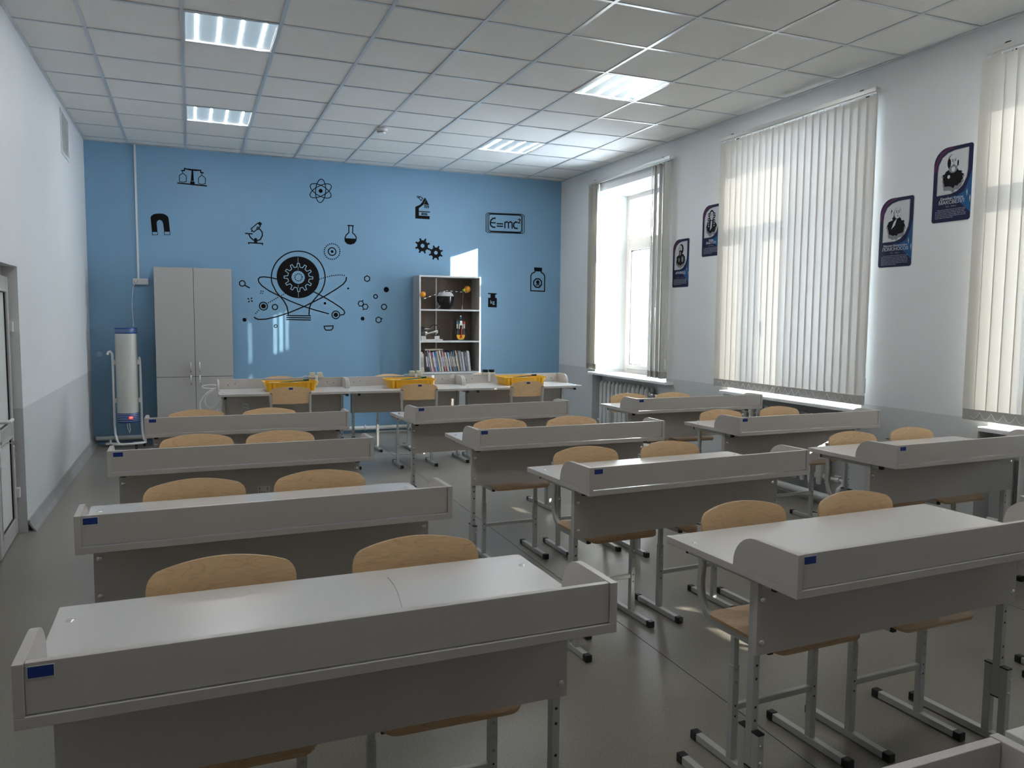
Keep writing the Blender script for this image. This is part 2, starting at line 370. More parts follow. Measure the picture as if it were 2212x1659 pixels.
# ceiling: tilted a hair, as hung
C0 = Vector((2.305, 7.22, HC))
ceiling = empty('ceiling', C0, kind='structure'); ceiling.rotation_euler = (-.00172, .00596, 0)
bx = [.6*i-.1954 for i in range(0, 11)]; by = [9.7212-.6*j for j in range(-1, 22)]
xs = [XL]+[x for x in bx if XL+.05 < x < XR-.05]+[XR]; ys = [YB]+[y for y in by if YN+.05 < y < YB-.05]+[YN]
LIGHTS = [(2, 2), (2, 6), (7, 2), (7, 6), (2, 10), (7, 10), (2, 14), (7, 14)]        # bar index i..i+1, rows j..j+1; last four are unseen, added for fill light
full = None
def lcell(i, j): return (.6*i-.1954+.3, 9.7212-.6*j-.3)
cells = [lcell(i, j) for i, j in LIGHTS]
tm = {}
for a in range(len(xs)-1):
    for q in range(len(ys)-1):
        x0, x1, y1, y0 = xs[a], xs[a+1], ys[q], ys[q+1]
        if any(abs((x0+x1)/2-cx) < .1 and abs((y0+y1)/2-cy) < .1 for cx, cy in cells): continue
        k = (round(x1-x0, 3), round(y1-y0, 3))
        if k not in tm:
            hx, hy = k[0]/2-.0035, k[1]/2-.0035
            m = MB(); m.box(-hx, hx, -hy, hy, .006, .02); t = m.build('ceiling_tile', 'tile', ceiling); tm[k] = t.data
        else:
            t = bpy.data.objects.new('ceiling_tile', tm[k]); COL.objects.link(t); t.parent = ceiling
        t.location = ((x0+x1)/2-C0.x, (y0+y1)/2-C0.y, random.uniform(-.001, .0015))
for x in xs[1:-1]:
    m = MB().box(-.012, .012, YN-C0.y, YB-C0.y, .0, .005); m.build('grid_bar', 'bar', ceiling, loc=(x-C0.x, 0, 0))
for y in ys[1:-1]:
    m = MB().box(XL-C0.x, XR-C0.x, -.012, .012, .0005, .0045); m.build('cross_bar', 'bar', ceiling, loc=(0, y-C0.y, 0))
for nm, bb in (('wall_angle', (XL-C0.x, XL+.018-C0.x, YN-C0.y, YB-C0.y)), ('wall_angle', (XR-.018-C0.x, XR-C0.x, YN-C0.y, YB-C0.y)), ('wall_angle', (XL-C0.x, XR-C0.x, YB-.018-C0.y, YB-C0.y)), ('wall_angle', (XL-C0.x, XR-C0.x, YN-C0.y, YN+.018-C0.y))):
    MB().box(*bb, -.003, .003).build(nm, 'bar', ceiling)
MB().box(XL-.3-C0.x, XE-C0.x, YN-.3-C0.y, YB+.3-C0.y, .30, .34).build('slab', 'base', ceiling)

def zc(x, y): return HC-.00596*(x-2.305)-.00172*(y-7.22)
lnames = ['square LED ceiling panel at upper left, the far one above the cabinet', 'large square LED ceiling panel near the top left corner of the photo', 'square LED ceiling panel nearest the blue wall, above the bookcase', 'square LED ceiling panel at upper right, before the middle window']
lamp0 = None
for k, (i, j) in enumerate(LIGHTS):
    cx, cy = lcell(i, j)
    if lamp0 is None:
        L = empty('ceiling_light', (cx, cy, zc(cx, cy)+.002), label=lnames[0], cat='ceiling light')
        f = MB(); h = .288
        f.box(-h, h, -h, -h+.008, 0, .05).box(-h, h, h-.008, h, 0, .05).box(-h, -h+.008, -h+.008, h-.008, 0, .05).box(h-.008, h, -h+.008, h-.008, 0, .05)
        f.build('frame', 'white', L)
        MB().box(-h+.008, h-.008, -h+.008, h-.008, .010, .014).build('diffuser', 'diff', L)
        for q in range(4):
            x = -.21+.14*q; MB().box(x-.007, x+.007, -.262, .262, .0070, .0095).build('led_strip', 'led', L)
        lamp0 = L
    else:
        L = copy_tree(lamp0, (cx, cy, zc(cx, cy)+.002), 0, lnames[k] if k < 4 else 'unseen LED ceiling panel added for fill light, %s side, %s row' % ('left' if k % 2 == 0 else 'right', 'third' if k < 6 else 'fourth'))
    L['group'] = 'LED panels in the suspended ceiling'

# skirting on the left wall, hollow plastic profile
prof = [(0, 0), (.050, 0), (.046, .010), (.030, .030), (.018, .055), (.012, .078), (.006, .080), (0, .080), (0, .072), (.008, .050), (.022, .024), (.036, .006), (0, .006)]
MB().prism([(XL+a, z) for a, z in prof], 'y', 6.05, YB).build('baseboard_left', 'base')
tag(bpy.data.objects['baseboard_left'], kind='structure')
tag(MB().prism([(XL+a, z) for a, z in prof], 'y', YN, 4.5).build('baseboard_left_near', 'base'), kind='structure')
bpy.data.objects['baseboard_left_near'].name = 'baseboard_left.001'

# door leaf and its frame
def door_leaf(name, hinge, rz, width):
    d = empty(name, hinge, rz, kind='structure')            # local: leaf runs along -y from the hinge, room side = +x
    w, h, t = width, 1.70, .055; st = .10
    f = MB(); f.box(-t, 0, -st, 0, .012, h).box(-t, 0, -w, -w+st, .012, h).box(-t, 0, -w+st, -st, .012, .125).box(-t, 0, -w+st, -st, h-.10, h).box(-t, 0, -w+st, -st, .66, .76)
    f.build('door_leaf', 'wframe', d, bevel=.006)
    for z0, z1 in ((.125, .66), (.76, h-.10)):
        MB().box(-t+.015, -.015, -w+st, -st, z0, z1).build('door_panel', 'doorpanel', d)
        g = MB(); q = .005
        g.box(-.015, -.006, -w+st, -w+st+q, z0, z1).box(-.015, -.006, -st-q, -st, z0, z1).box(-.015, -.006, -w+st, -st, z0, z0+q).box(-.015, -.006, -w+st, -st, z1-q, z1)
        g.build('gasket', 'gasket', d)
        r = MB(); q = .014
        r.box(-.012, .004, -w+st-q, -w+st, z0-q, z1+q).box(-.012, .004, -st, -st+q, z0-q, z1+q).box(-.012, .004, -w+st-q, -st+q, z0-q, z0).box(-.012, .004, -w+st-q, -st+q, z1, z1+q)
        r.build('glazing_bead', 'wframe', d, bevel=.003)
    return d
door = door_leaf('door_1', (-.082, 6.025, 0), math.radians(2.9), .69)
hd = MB().box(0, .012, -.655, -.62, .56, .88); hd.build('door_handle', 'white', door, bevel=.003)
hd = bpy.data.objects['door_handle']
MB().tube([(.01, -.637, .825), (.05, -.637, .825), (.06, -.63, .825), (.062, -.61, .825), (.062, -.52, .825)], .011, 10).build('lever', 'white', hd, smooth='auto')
MB().cyl((.012, -.637, .70), .010, .006, 'x').build('lock_cylinder', 'sil', hd, smooth='auto')
for z in (1.40, .30):
    hh = MB().box(-.006, .020, -.018, .052, z-.055, z+.01).cyl((.012, .035, z-.11), .011, .12, 'z', 12)
    hh.build('hinge', 'white', door, bevel=.003)
d2 = door_leaf('door_2', (-.082, 4.60, 0), 0, .60); d2.scale = (1, -1, 1)
f = MB().box(-.20, -.12, 5.995, 6.045, 0, DZ).box(-.20, -.12, 4.55, 4.60, 0, DZ).box(-.20, -.12, 4.60, 5.995, 1.715, DZ)
tag(f.build('door_3', 'wframe', bevel=.004), kind='structure')
kr = empty('key_ring', (-.01, 5.395, .70), label='bunch of metal keys hanging from the lock of the white door', cat='keys')
MB().tube([(0, 0, 0), (.03, 0, 0)], .003, 6).lathe([(.001, -.001), (.013, -.001), (.013, .001), (.001, .001)], (.042, .0, .0), 14, axis='y').build('key', 'sil', kr)
MB().tube([(.04, .013*math.cos(a/14*2*PI), -.018+.013*math.sin(a/14*2*PI)) for a in range(14)], .0012, 6, closed=True).build('split_ring', 'sil', kr)
for k in range(3):
    a = -.25+.25*k
    MB().lathe([(.001, -.001), (.011, -.001), (.011, .001), (.001, .001)], (.042+.004*k, .004*k, -.040), 12, axis='x').prism([(-.003+.01*a, -.05), (.003+.01*a, -.05), (.004+.03*a, -.085), (-.004+.03*a, -.085)], 'x', .041+.004*k, .043+.004*k).build('key', 'chrome', kr)

# heating pipes along the walls
def pipe(path, r, label, name='heating_pipe', m='enamel'):
    o = MB().tube(path, r, 12).build(name, m, smooth='auto'); tag(o, label, 'pipe'); return o
pipe([(.0, YB-.045, .075), (3.645, YB-.045, .063)], .026, 'long white heating pipe along the foot of the blue wall')
pipe([(5.655, YB-.1, .065), (5.655, 3.9, .065)], .032, 'white heating pipe running along the floor below the windows')
for k, x in enumerate((3.02, 1.1)):
    tag(MB().lathe([(.030, -.012), (.036, -.008), (.036, .008), (.030, .012)], (x, YB-.045, .068), 14, axis='x').build('pipe_coupling', 'enamel', smooth='auto'), ('white collar on the pipe below the middle rear desk' if k == 0 else 'white collar on the wall pipe behind the cabinet foot'), 'pipe fitting')
# cast iron radiators
def radiator():
    R_ = empty('radiator', (XR+.06, CW[0]+.12, 0), label='white ribbed radiator under the far, uncovered window', cat='radiator')
    n = 12
    for k in range(n):
        y = .552-.0955*k
        m = MB()
        for dx in (-.035, .035):
            pth = [(dx, y, .13), (dx, y, .20), (dx, y, .60), (dx*.9, y, .67), (dx*.5, y, .695)]
            m.tube(pth, [.020, .028, .028, .026, .014], 10)
        m.box(-.03, .03, y-.008, y+.008, .15, .66)
        m.cyl((0, y-.048, .62), .026, .096, 'y', 10).cyl((0, y-.048, .19), .026, .096, 'y', 10)
        m.build('section', 'enamel', R_, smooth='auto')
    MB().cyl((0, .60, .19), .014, .10, 'y', 10).build('stub_pipe', 'enamel', R_, smooth='auto')
    v = MB().cyl((0, -.62, .62), .032, .045, 'y', 14).cyl((-.0, -.68, .62), .018, .07, 'y', 12); v.build('air_valve', 'chrome', R_, smooth='auto')
    MB().tube([(0, -.60, .19), (0, -.72, .19), (-.03, -.76, .17), (-.11, -.78, .14), (-.115, -.78, .09)], .016, 10).build('feed_pipe', 'enamel', R_, smooth='auto')
    bv = MB().tube([(0, -.655, .19), (0, -.69, .19)], [.026, .026], 10).box(-.012, .012, -.70, -.64, .215, .226)
    bv.build('ball_valve', 'white', R_, smooth='auto')
    for yy in (.45, -.35): MB().box(-.005, .005, yy-.01, yy+.01, .005, .14).build('foot', 'enamel', R_)
    return R_
rad = radiator(); rad['group'] = 'radiators under the windows'
copy_tree(rad, (XR+.06, CW[1]+.12, 0), 0, 'white ribbed radiator under the middle window, behind right column desks')
copy_tree(rad, (XR+.06, CW[2]+.12, 0), 0, 'white ribbed radiator under the nearest window at right edge')

# vertical blinds
def slat_mesh(h):
    m = MB(); n = 4; w = .0485
    vs = []
    for i in range(n+1):
        t = -1+2*i/n; x = .0022*(1-t*t)
        vs += [(x, t*w, -h), (x, t*w, 0)]
    m.add(vs, [(2*i, 2*i+2, 2*i+3, 2*i+1) for i in range(n)])
    return m
ZT, ZB2 = 3.105, .90
sl0 = slat_mesh(ZT-ZB2).build('slat', 'slat', smooth=True); sld = sl0.data; bpy.data.objects.remove(sl0)
wt0 = MB().box(-.0022, .0052, -.0445, .0445, -.066, .004).build('bottom_weight', 'pocket'); wtd = wt0.data; bpy.data.objects.remove(wt0)
def blind(c, label, ysl, chain=True, group='vertical blinds at the windows'):
    """c window centre; ysl list of (y, angle)"""
    B = empty('vertical_blind', (XR-.062, c, 0), label=label, cat='blind', group=group)
    y0, y1 = c-.895, c+.93
    MB().box(-.022, .022, -.895, .93, 3.125, 3.158).build('headrail', 'alu', B, bevel=.003)
    MB().box(-.012, .012, -.885, .92, 3.118, 3.126).build('rail_track', 'alu', B)
    for yy in (-.74, .78):
        MB().box(-.010, .064, yy-.015, yy+.015, 3.158, 3.163).box(.060, .064, yy-.015, yy+.015, 3.12, 3.163).tube([(-.006, yy-.02, 3.166), (.006, yy+.015, 3.172), (.01, yy+.03, 3.166)], .004, 6).build('bracket', 'black', B)
    for (y, a) in ysl:
        s = bpy.data.objects.new('slat', sld); COL.objects.link(s); s.parent = B; s.location = (0, y-c, ZT); s.rotation_euler = (0, 0, a)
        wt = bpy.data.objects.new('bottom_weight', wtd); COL.objects.link(wt); wt.parent = s; wt.location = (0, 0, -(ZT-ZB2))
        MB().box(-.003, .003, -.006, .006, 0, .022).build('hook', 'white', s)
    if chain:
        p = []
        ys_ = sorted([y for y, a in ysl])
        for i in range(len(ys_)-1):
            d = ys_[i+1]-ys_[i]; sag = .044 if random.random() > .12 else .015
            for q in range(5):
                t = q/5; p.append((-.010, ys_[i]+d*t-c, .890-sag*math.sin(PI*t)))
        MB().tube(p, .0020, 5).build('bead_chain', 'shelfedge', B)
    MB().tube([(-.02, -.905, 3.12), (-.022, -.905, 1.9), (-.022, -.91, 1.03)], .0016, 5).tube([(-.012, -.90, 3.12), (-.012, -.895, 2.0), (-.014, -.885, 1.12), (-.02, -.90, 1.05)], .0012, 5).build('control_cord', 'bead', B)
    MB().box(-.030, -.014, -.918, -.902, .93, 1.04).build('cord_weight', 'white', B, bevel=.003)
    return B
R5 = math.radians
far_stack = [(CW[0]+.905-.030*i, R5(-(40, 70, 33, 62, 28, 72, 42, 30, 36)[i])) for i in range(9)]
near_stack = [(CW[0]-.85+.027*i, R5(-(80, 70, 24, 42, 31, 58, 27, 35, 23, 48, 30, 38, 26)[i])) for i in range(13)]
B1 = blind(CW[0], 'open white vertical blind gathered to both sides of the far window', [], chain=False)
for grp in (far_stack, near_stack):
    for (y, a) in grp:
        s = bpy.data.objects.new('slat', sld); COL.objects.link(s); s.parent = B1; s.location = (0, y-CW[0], ZT); s.rotation_euler = (0, 0, a)
        wt = bpy.data.objects.new('bottom_weight', wtd); COL.objects.link(wt); wt.parent = s; wt.location = (0, 0, -(ZT-ZB2))
MB().tube([(-.02, -.52, .84), (-.025, -.50, .70), (-.022, -.49, .66), (-.02, -.47, .72), (-.02, -.46, .84)], .0014, 5).build('bead_chain', 'bead', B1)
GAP = {5.46: 17, 5.78: 12.5, 5.86: 14, 5.94: 14, 6.02: 10}
def closed(c, gaps):
    out = []; y = c-.845
    k = 0
    while y < c+.90:
        a = 6.5+random.uniform(-2.0, .8)
        if gaps:
            for g, ga in GAP.items():
                if abs((y+.04)-g) < .041: a = ga
        out.append((y, R5(a))); y += .0792; k += 1
    return out
blind(CW[1], 'closed white vertical blind over the middle window, sunlit at left', closed(CW[1], True))
blind(CW[2], 'closed white vertical blind cut by the right edge of the photo', closed(CW[2], False))
blind(CW[3], 'closed white vertical blind beside the camera, unseen, added to block sun', closed(CW[3], False))  # unseen blind, put in so no sun enters by the last window

# air vent on the left wall
V = empty('wall_vent', (XL, 8.46, 3.10), label='white louvred air vent high on the left wall', cat='vent')
f = MB(); f.box(0, .012, -.24, -.215, -.20, .20).box(0, .012, .215, .24, -.20, .20).box(0, .012, -.215, .215, -.20, -.175).box(0, .012, -.215, .215, .175, .20).build('frame', 'white', V, bevel=.002)
for k in range(16):
    z = -.165+.022*k; MB().prism([(.001, z+.010), (.010, z), (.011, z+.002), (.002, z+.012)], 'y', -.215, .215).build('louvre', 'white', V)
MB().box(.0003, .0008, -.215, .215, -.175, .175).build('backing', 'enamel', V)

# ================================================================== DESKS
DW, DD, DH = 1.2, .576, .76
def make_desk():
    D = empty('school_desk', label='x', cat='desk')
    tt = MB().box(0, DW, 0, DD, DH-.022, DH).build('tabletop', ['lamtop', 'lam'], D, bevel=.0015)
    for f in tt.data.polygons: f.material_index = 0 if f.normal.z > .5 else 1  # upward faces take the lightened copy of the laminate
    s = MB().box(.0195, DW-.0195, .004, .020, DH+.003, DH+.0955).build('front_screen', 'lam', D, bevel=.001)
    MB().box(.024, .064, .0026, .004, DH+.068, DH+.088).build('number_tag', 'tag', s)
    MB().box(.0225, .0655, .0030, .004, DH+.0665, DH+.0895).build('tag_border', 'paper', s)
    for x in (.10, .165, 1.035, 1.10): MB().cyl((x, .020, DH+.040+.012*(x % .1 > .03)), .0055, .0008, 'y', 10).build('screw_cap', 'grime', s)
    r = .095
    for x0 in (0, DW-.018):
        pts = [(0, DH), (.252, DH)]+[(.252-.088+.088*math.cos(a), DH+.006+.090*math.sin(a)) for a in [PI/2*i/8 for i in range(9)]]+[(0, DH+.096)]
        MB().prism(pts, 'x', x0, x0+.018).build('side_wing', 'lam', D, bevel=.001)
    p = MB().box(.034, DW-.034, .182, .198, .508, .726).build('modesty_panel', 'lam', D, bevel=.001)
    for x in (.052, DW-.052):
        for z in (.545, .67):
            MB().lathe([(.0001, -.0060), (.005, -.0055), (.009, -.0035), (.0105, 0), (.0105, .0005)], (x, .182, z), 14, axis='y').build('bolt', 'chrome', p, smooth='auto')
    for x in (.036, DW-.036):
        for y in (.10, .47):
            if y < .2: continue
            MB().lathe([(.0001, .0035), (.006, .0030), (.0095, .0015), (.0105, 0)], (x, y, DH), 14).build('tabletop_bolt', 'chrome', D, smooth='auto')
    for sx in (0, 1):
        X = (lambda v: v) if sx == 0 else (lambda v: DW-v)
        def bx(m, a, b_, *r_):
            a, b_ = sorted((X(a), X(b_))); return m.box(a, b_, *r_)
        rl = bx(MB(), .044, .066, .140, .52, .712, DH-.022).build('under_rail', 'frame', D, bevel=.002)
        bx(MB(), .0435, .0665, .126, .1405, .711, DH-.0225).build('end_cap', 'black', rl); bx(MB(), .0435, .0665, .5195, .53, .711, DH-.0225).build('end_cap', 'black', rl)
        lg = bx(MB(), .044, .066, .199, .227, .165, .712).build('leg', 'frame', D, bevel=.002)
        bx(MB(), .0435, .0665, .1985, .2275, .161, .1655).build('end_cap', 'black', lg)
        h = MB()
        for z in (.305, .345, .43, .47):
            h.cyl((X(.055), .1988, z), .0042, .0006, 'y', 10).cyl((X(.055), .2266, z), .0042, .0007, 'y', 10)
        h.build('adjustment_hole', 'black', lg)
        for y0 in (.171, .227):
            lt = bx(MB(), .044, .066, y0, y0+.028, .028, .272).build('lower_tube', 'frame', D, bevel=.002)
            bx(MB(), .0433, .0667, y0-.0007, y0+.0287, .272, .277).build('cap', 'black', lt)
            if y0 < .2:
                for z in (.19, .24): MB().lathe([(.0001, -.004), (.0045, -.0035), (.006, 0)], (X(.055), y0, z), 12, axis='y').build('bolt', 'chrome', lt, smooth='auto')
        rn = bx(MB(), .042, .068, .095, .525, .002, .029).build('foot_runner', 'frame', D, bevel=.002)
        for ya, yb_ in ((.070, .102), (.518, .548)):
            bx(MB(), .0395, .0705, ya, yb_, 0, .0315).build('foot_cap', 'black', rn, bevel=.004)
    return D
desk0 = make_desk()
DESKS = {  # x, y of the near left corner, turn, label
 'L1': (.716, 1.543, .0123, 'nearest grey desk of the left column, filling the lower left of the photo'),
 'L2': (.677, 2.649, .0273, 'second grey desk of the left column, behind the nearest pair of chairs'),
 'L3': (.657, 3.895, .0215, 'third grey desk of the left column, with a paper sticker on its lower panel'),
 'L4': (.748, 5.087, -.0057, 'farthest grey desk of the left column, in front of the tall cabinet'),
 'C1': (2.459, 1.576, .0386, 'nearest grey desk of the middle column, its legs fully in view'),
 'C2': (2.507, 2.826, .0548, 'second grey desk of the middle column'),
 'C3': (2.442, 4.016, .0092, 'third grey desk of the middle column'),
 'C4': (2.407, 5.166, .0702, 'farthest grey desk of the middle column, without chairs of its own'),
 'R0': (4.139, 1.59, .02, 'grey desk cut off by the right edge of the photo, nearest of the window column'),
 'R1': (4.207, 2.845, .0441, 'grey window-side desk before the nearest window, its right end cut by the photo edge'),
 'R2': (4.176, 4.009, .0274, 'grey window-side desk in front of the middle window'),
 'R3': (4.162, 5.221, .0097, 'farthest grey window-side desk, in front of the radiator'),
}
first = True
for k, (x, y, a, lab) in DESKS.items():
    g = 'two-seat desks facing the camera'
    if first: d = desk0; d.location = (x, y, 0); d.rotation_euler = (0, 0, a); d['label'] = lab; d['group'] = g; first = False
    else: d = copy_tree(desk0, (x, y, 0), a, lab, g)
NY = 7.46
for i, x in enumerate((1.229, 2.431, 3.633)):
    n = ['left', 'middle', 'right'][i]
    d = copy_tree(desk0, (x+DW, NY+DD, 0), PI, n+' grey desk of the three joined side by side before the blue wall', 'three desks joined along the back')
    for c in [o for o in bpy.data.objects if o.parent == d and o.name.startswith('front_screen')]:
        pass
# desk facing away at the lower right corner: screen on its far side
d = copy_tree(desk0, (2.111, .772, 0), PI+.01, 'grey desk corner with raised edge cut by the bottom right corner of the photo', None)
if 'group' in d: del d['group']
cb = empty('low_cabinet', (2.131, .30, 0), label='white-topped unit at the very bottom right corner of the photo', cat='cabinet')
MB().box(0, .80, .02, .455, .06, .828).build('body', 'lam', cb); MB().box(0, .80, 0, .475, .828, .854).build('top', 'lamtop', cb, bevel=.0015)
MB().box(.02, .78, .03, .44, 0, .06).build('plinth', 'base', cb)
MB().box(.003, .398, .002, .02, .065, .825).build('door', 'lam', cb, bevel=.001); MB().box(.402, .797, .002, .02, .065, .825).build('door', 'lam', cb, bevel=.001)
# floor stickers, scratched labels
st = MB().box(1.306, 1.366, -.0006, 0, .555, .612).build('paper_sticker', 'paper', loc=(0, 3.895+.182-.0007+.0215*.012, 0)); st.data.transform(Matrix.Translation((0, 0, 0))); st.location = (0, 4.0905-.0215*1.336, 0); st.rotation_euler = (0, 0, .0215); tag(st, 'worn paper sticker on the lower panel of the third left desk', 'sticker')
m = MB()
for k in range(4): m.box(1.314+.012*k, 1.317+.012*k, -.0010, -.0006, .562+.004*(k % 2), .590-.003*k)
m.box(1.352, 1.356, -.001, -.0006, .590, .604).box(1.314, 1.318, -.001, -.0006, .594, .606).build('print', 'grime', st)
st = MB().prism([(1.452, .645), (1.500, .630), (1.510, .575), (1.468, .592), (1.448, .600)], 'y', -.0006, 0).build('torn_sticker', 'paper', loc=(0, NY+DD-.198-.0002, 0)); tag(st, 'torn white sticker remnant on the left rear desk panel', 'sticker')
m = MB()
for k in range(5): m.box(1.458+.009*k, 1.461+.009*k, -.001, -.0006, .600, .628-.003*k)
m.build('print', 'grime', st)

# ================================================================== CHAIRS
def make_chair():
    C_ = empty('school_chair', label='x', cat='chair')
    # curved plywood back
    m = MB(); n, hw = 18, .186; th = .009
    def zt_(u):
        e = abs(u)/hw
        z = .825-.028*(e**2)
        if e > .84: z -= .034*(1-math.sqrt(max(0, 1-((e-.84)/.16)**2)))
        return z
    def zb_(u):
        e = abs(u)/hw; z = .664+.004*e*e
        if e > .88: z += .016*(1-math.sqrt(max(0, 1-((e-.88)/.12)**2)))
        return z
    vs = []
    us = [-hw+2*hw*i/n for i in range(n+1)]
    us = [-hw, -hw*.985, -hw*.955, -hw*.91]+[hw*(-.86+1.72*i/14) for i in range(15)]+[hw*.91, hw*.955, hw*.985, hw]
    rows = 4
    for sgn in (0, 1):
        for u in us:
            y = .030*(1-(u/hw)**2)+sgn*th-.004
            for q in range(rows+1):
                z = zb_(u)+(zt_(u)-zb_(u))*q/rows
                vs.append((u, y+(z-.74)*.12, z))
    N = len(us); K = rows+1; fs = []; mi = []
    for sgn in (0, 1):
        o = sgn*N*K
        for i in range(N-1):
            for q in range(rows): fs.append((o+i*K+q, o+(i+1)*K+q, o+(i+1)*K+q+1, o+i*K+q+1)); mi.append(0)
    o = N*K
    for i in range(N-1):
        fs.append((i*K, (i+1)*K, o+(i+1)*K, o+i*K)); mi.append(1)
        fs.append((i*K+rows, (i+1)*K+rows, o+(i+1)*K+rows, o+i*K+rows)); mi.append(1)
    for q in range(rows):
        fs.append((q, q+1, o+q+1, o+q)); mi.append(1)
        e = (N-1)*K; fs.append((e+q, e+q+1, o+e+q+1, o+e+q)); mi.append(1)
    m.v = vs; m.f = fs; m.m = mi
    bk = m.build('backrest', ['ply', 'plyedge'], C_, smooth='auto')
    MB().box(-.018, .018, .0422, .0438, .796, .814).build('number_tag', 'tag', bk)
    # seat
    out = rrect(-.19, .19, -.365, -.03, .045, 6)
    cx, cy = 0, -.20
    def dish(x, y):
        d_ = -.006*max(0, 1-(x/.19)**2)*max(0, 1-((y+.17)/.17)**2)
        if y < -.30: d_ -= .016*((-.30-y)/.065)**2
        return d_
    m = MB(); rings = [1, .93, .8, .6, .35]; L_ = len(out); vs = []
    for s_ in rings:
        for x, y in out:
            X, Y = cx+(x-cx)*s_, cy+(y-cy)*s_; vs.append((X, Y, .476+dish(X, Y)))
    vs.append((cx, cy, .476+dish(cx, cy)))
    T0 = len(vs); vs += [(v[0], v[1], v[2]-.010) for v in vs]
    fs, mi = [], []
    for sd in (0, T0):
        for r_ in range(len(rings)-1):
            for i in range(L_):
                j = (i+1) % L_; fs.append((sd+r_*L_+i, sd+r_*L_+j, sd+(r_+1)*L_+j, sd+(r_+1)*L_+i)); mi.append(0)
        r_ = len(rings)-1
        for i in range(L_): fs.append((sd+r_*L_+i, sd+r_*L_+(i+1) % L_, sd+T0-1)); mi.append(0)
    for i in range(L_): fs.append((i, (i+1) % L_, T0+(i+1) % L_, T0+i)); mi.append(1)
    m.v, m.f, m.m = vs, fs, mi
    st_ = m.build('seat', ['seatply', 'plyedge'], C_, smooth='auto')
    for x in (-.17, .17):
        for y in (-.09, -.27): MB().lathe([(.0001, .0012), (.004, .001), (.0055, 0)], (x, y, .4755+(-.002)), 10).build('rivet', 'chrome', st_)
    for s_ in (-1, 1):
        x = s_*.172
        p = [(x, .017, .762), (x, .012, .72), (x, .006, .65), (x, .012, .60), (x, .016, .56), (x, .010, .52), (x, -.005, .488), (x, -.03, .464), (x, -.06, .454), (x, -.10, .452), (x, -.20, .453), (x, -.318, .455)]
        # smooth the bent tube
        q = [Vector(v) for v in p]
        for _ in range(2):
            nq = [q[0]]
            for a_, b_ in zip(q[:-1], q[1:]): nq += [a_*.75+b_*.25, a_*.25+b_*.75]
            nq.append(q[-1]); q = nq
        xx = x if s_ > 0 else x
        q = [Vector((v.x, v.y+(.006 if v.z > .64 else 0), v.z)) for v in q]
        f_ = MB().tube(q, 0, sec=rect(.0145, .0095, .004), up=(0, 1, 0)).build('side_tube', 'frame', C_, smooth='auto')
        MB().box(x-.0085, x+.0085, .0095, .0365, .760, .766).build('tube_cap', 'black', f_)
        MB().box(x-.009, x+.009, -.328, -.315, .442, .468).build('tube_cap', 'black', f_)
        u_ = MB().box(x-.010, x+.010, -.175, -.155, .24, .441).build('upper_post', 'frame', C_, bevel=.002)
        l_ = MB().box(x-.0125, x+.0125, -.1775, -.1525, .028, .345).build('lower_post', 'frame', C_, bevel=.002)
        for z in (.33, .29, .25): MB().lathe([(.0001, -.0025), (.0045, -.002), (.005, 0)], (x, -.1775, z), 10, axis='y').build('bolt', 'sil', l_)
        h_ = MB()
        for z in (.21, .175): h_.cyl((x, -.1779, z), .0036, .0006, 'y', 10).cyl((x, -.1523, z), .0036, .0006, 'y', 10)
        h_.build('adjustment_hole', 'black', l_)
        r_ = MB().box(x-.0125, x+.0125, -.325, .012, .003, .028).build('foot_runner', 'frame', C_, bevel=.002)
        for ya, yb_ in ((-.345, -.315), (.002, .032)): MB().box(x-.0155, x+.0155, ya, yb_, 0, .031).build('foot_cap', 'black', r_, bevel=.004)
    MB().box(-.160, .160, -.174, -.156, .192, .212).build('crossbar', 'frame', C_, bevel=.002)
    MB().box(-.165, .165, -.28, -.26, .444, .462).build('seat_rail', 'frame', C_, bevel=.002)
    return C_
chair0 = make_chair()
def seatz(k): return DESKS[k]
CH = [ # centre x, y of the top of the back (front view), desk, side, turn
 ('L1', 1.081, 2.192, 'left'), ('L1', 1.606, 2.202, 'right'), ('L2', 1.018, 3.29, 'left'), ('L2', 1.497, 3.31, 'right'),
 ('L3', 1.032, 4.545, 'left'), ('L3', 1.464, 4.55, 'right'), ('L4', 1.038, 5.74, 'left'), ('L4', 1.507, 5.71, 'right'),
 ('C1', 2.795, 2.242, 'left'), ('C1', 3.300, 2.237, 'right'), ('C2', 2.825, 3.50, 'left'), ('C2', 3.325, 3.515, 'right'),
 ('C3', 2.813, 4.66, 'left'), ('C3', 3.312, 4.645, 'right'), ('R1', 4.543, 3.485, 'left'), ('R1', 5.035, 3.512, 'right'),
 ('R2', 4.500, 4.66, 'left'), ('R2', 5.055, 4.70, 'right'), ('R3', 4.505, 5.945, 'left'), ('R3', 4.922, 5.905, 'right'),
 ('R0', 4.475, 2.26, 'left')]
dn = {'L1': 'nearest left-column desk', 'L2': 'second left-column desk', 'L3': 'third left-column desk', 'L4': 'farthest left-column desk',
      'C1': 'nearest middle-column desk', 'C2': 'second middle-column desk', 'C3': 'third middle-column desk',
      'R0': 'desk cut by the right edge', 'R1': 'window-side desk before the nearest window', 'R2': 'window-side desk at the middle window', 'R3': 'farthest window-side desk'}
first = True
for k, x, y, side in CH:
    lab = 'plywood school chair, %s seat at the %s' % (side, dn[k])
    a = DESKS[k][2]+random.uniform(-.012, .012); g = 'plywood chairs tucked behind the desks'
    if first: chair0.location = (x, y-.033, 0); chair0.rotation_euler = (0, 0, a); chair0['label'] = lab; chair0['group'] = g; first = False
    else: copy_tree(chair0, (x, y-.033, 0), a, lab, g)
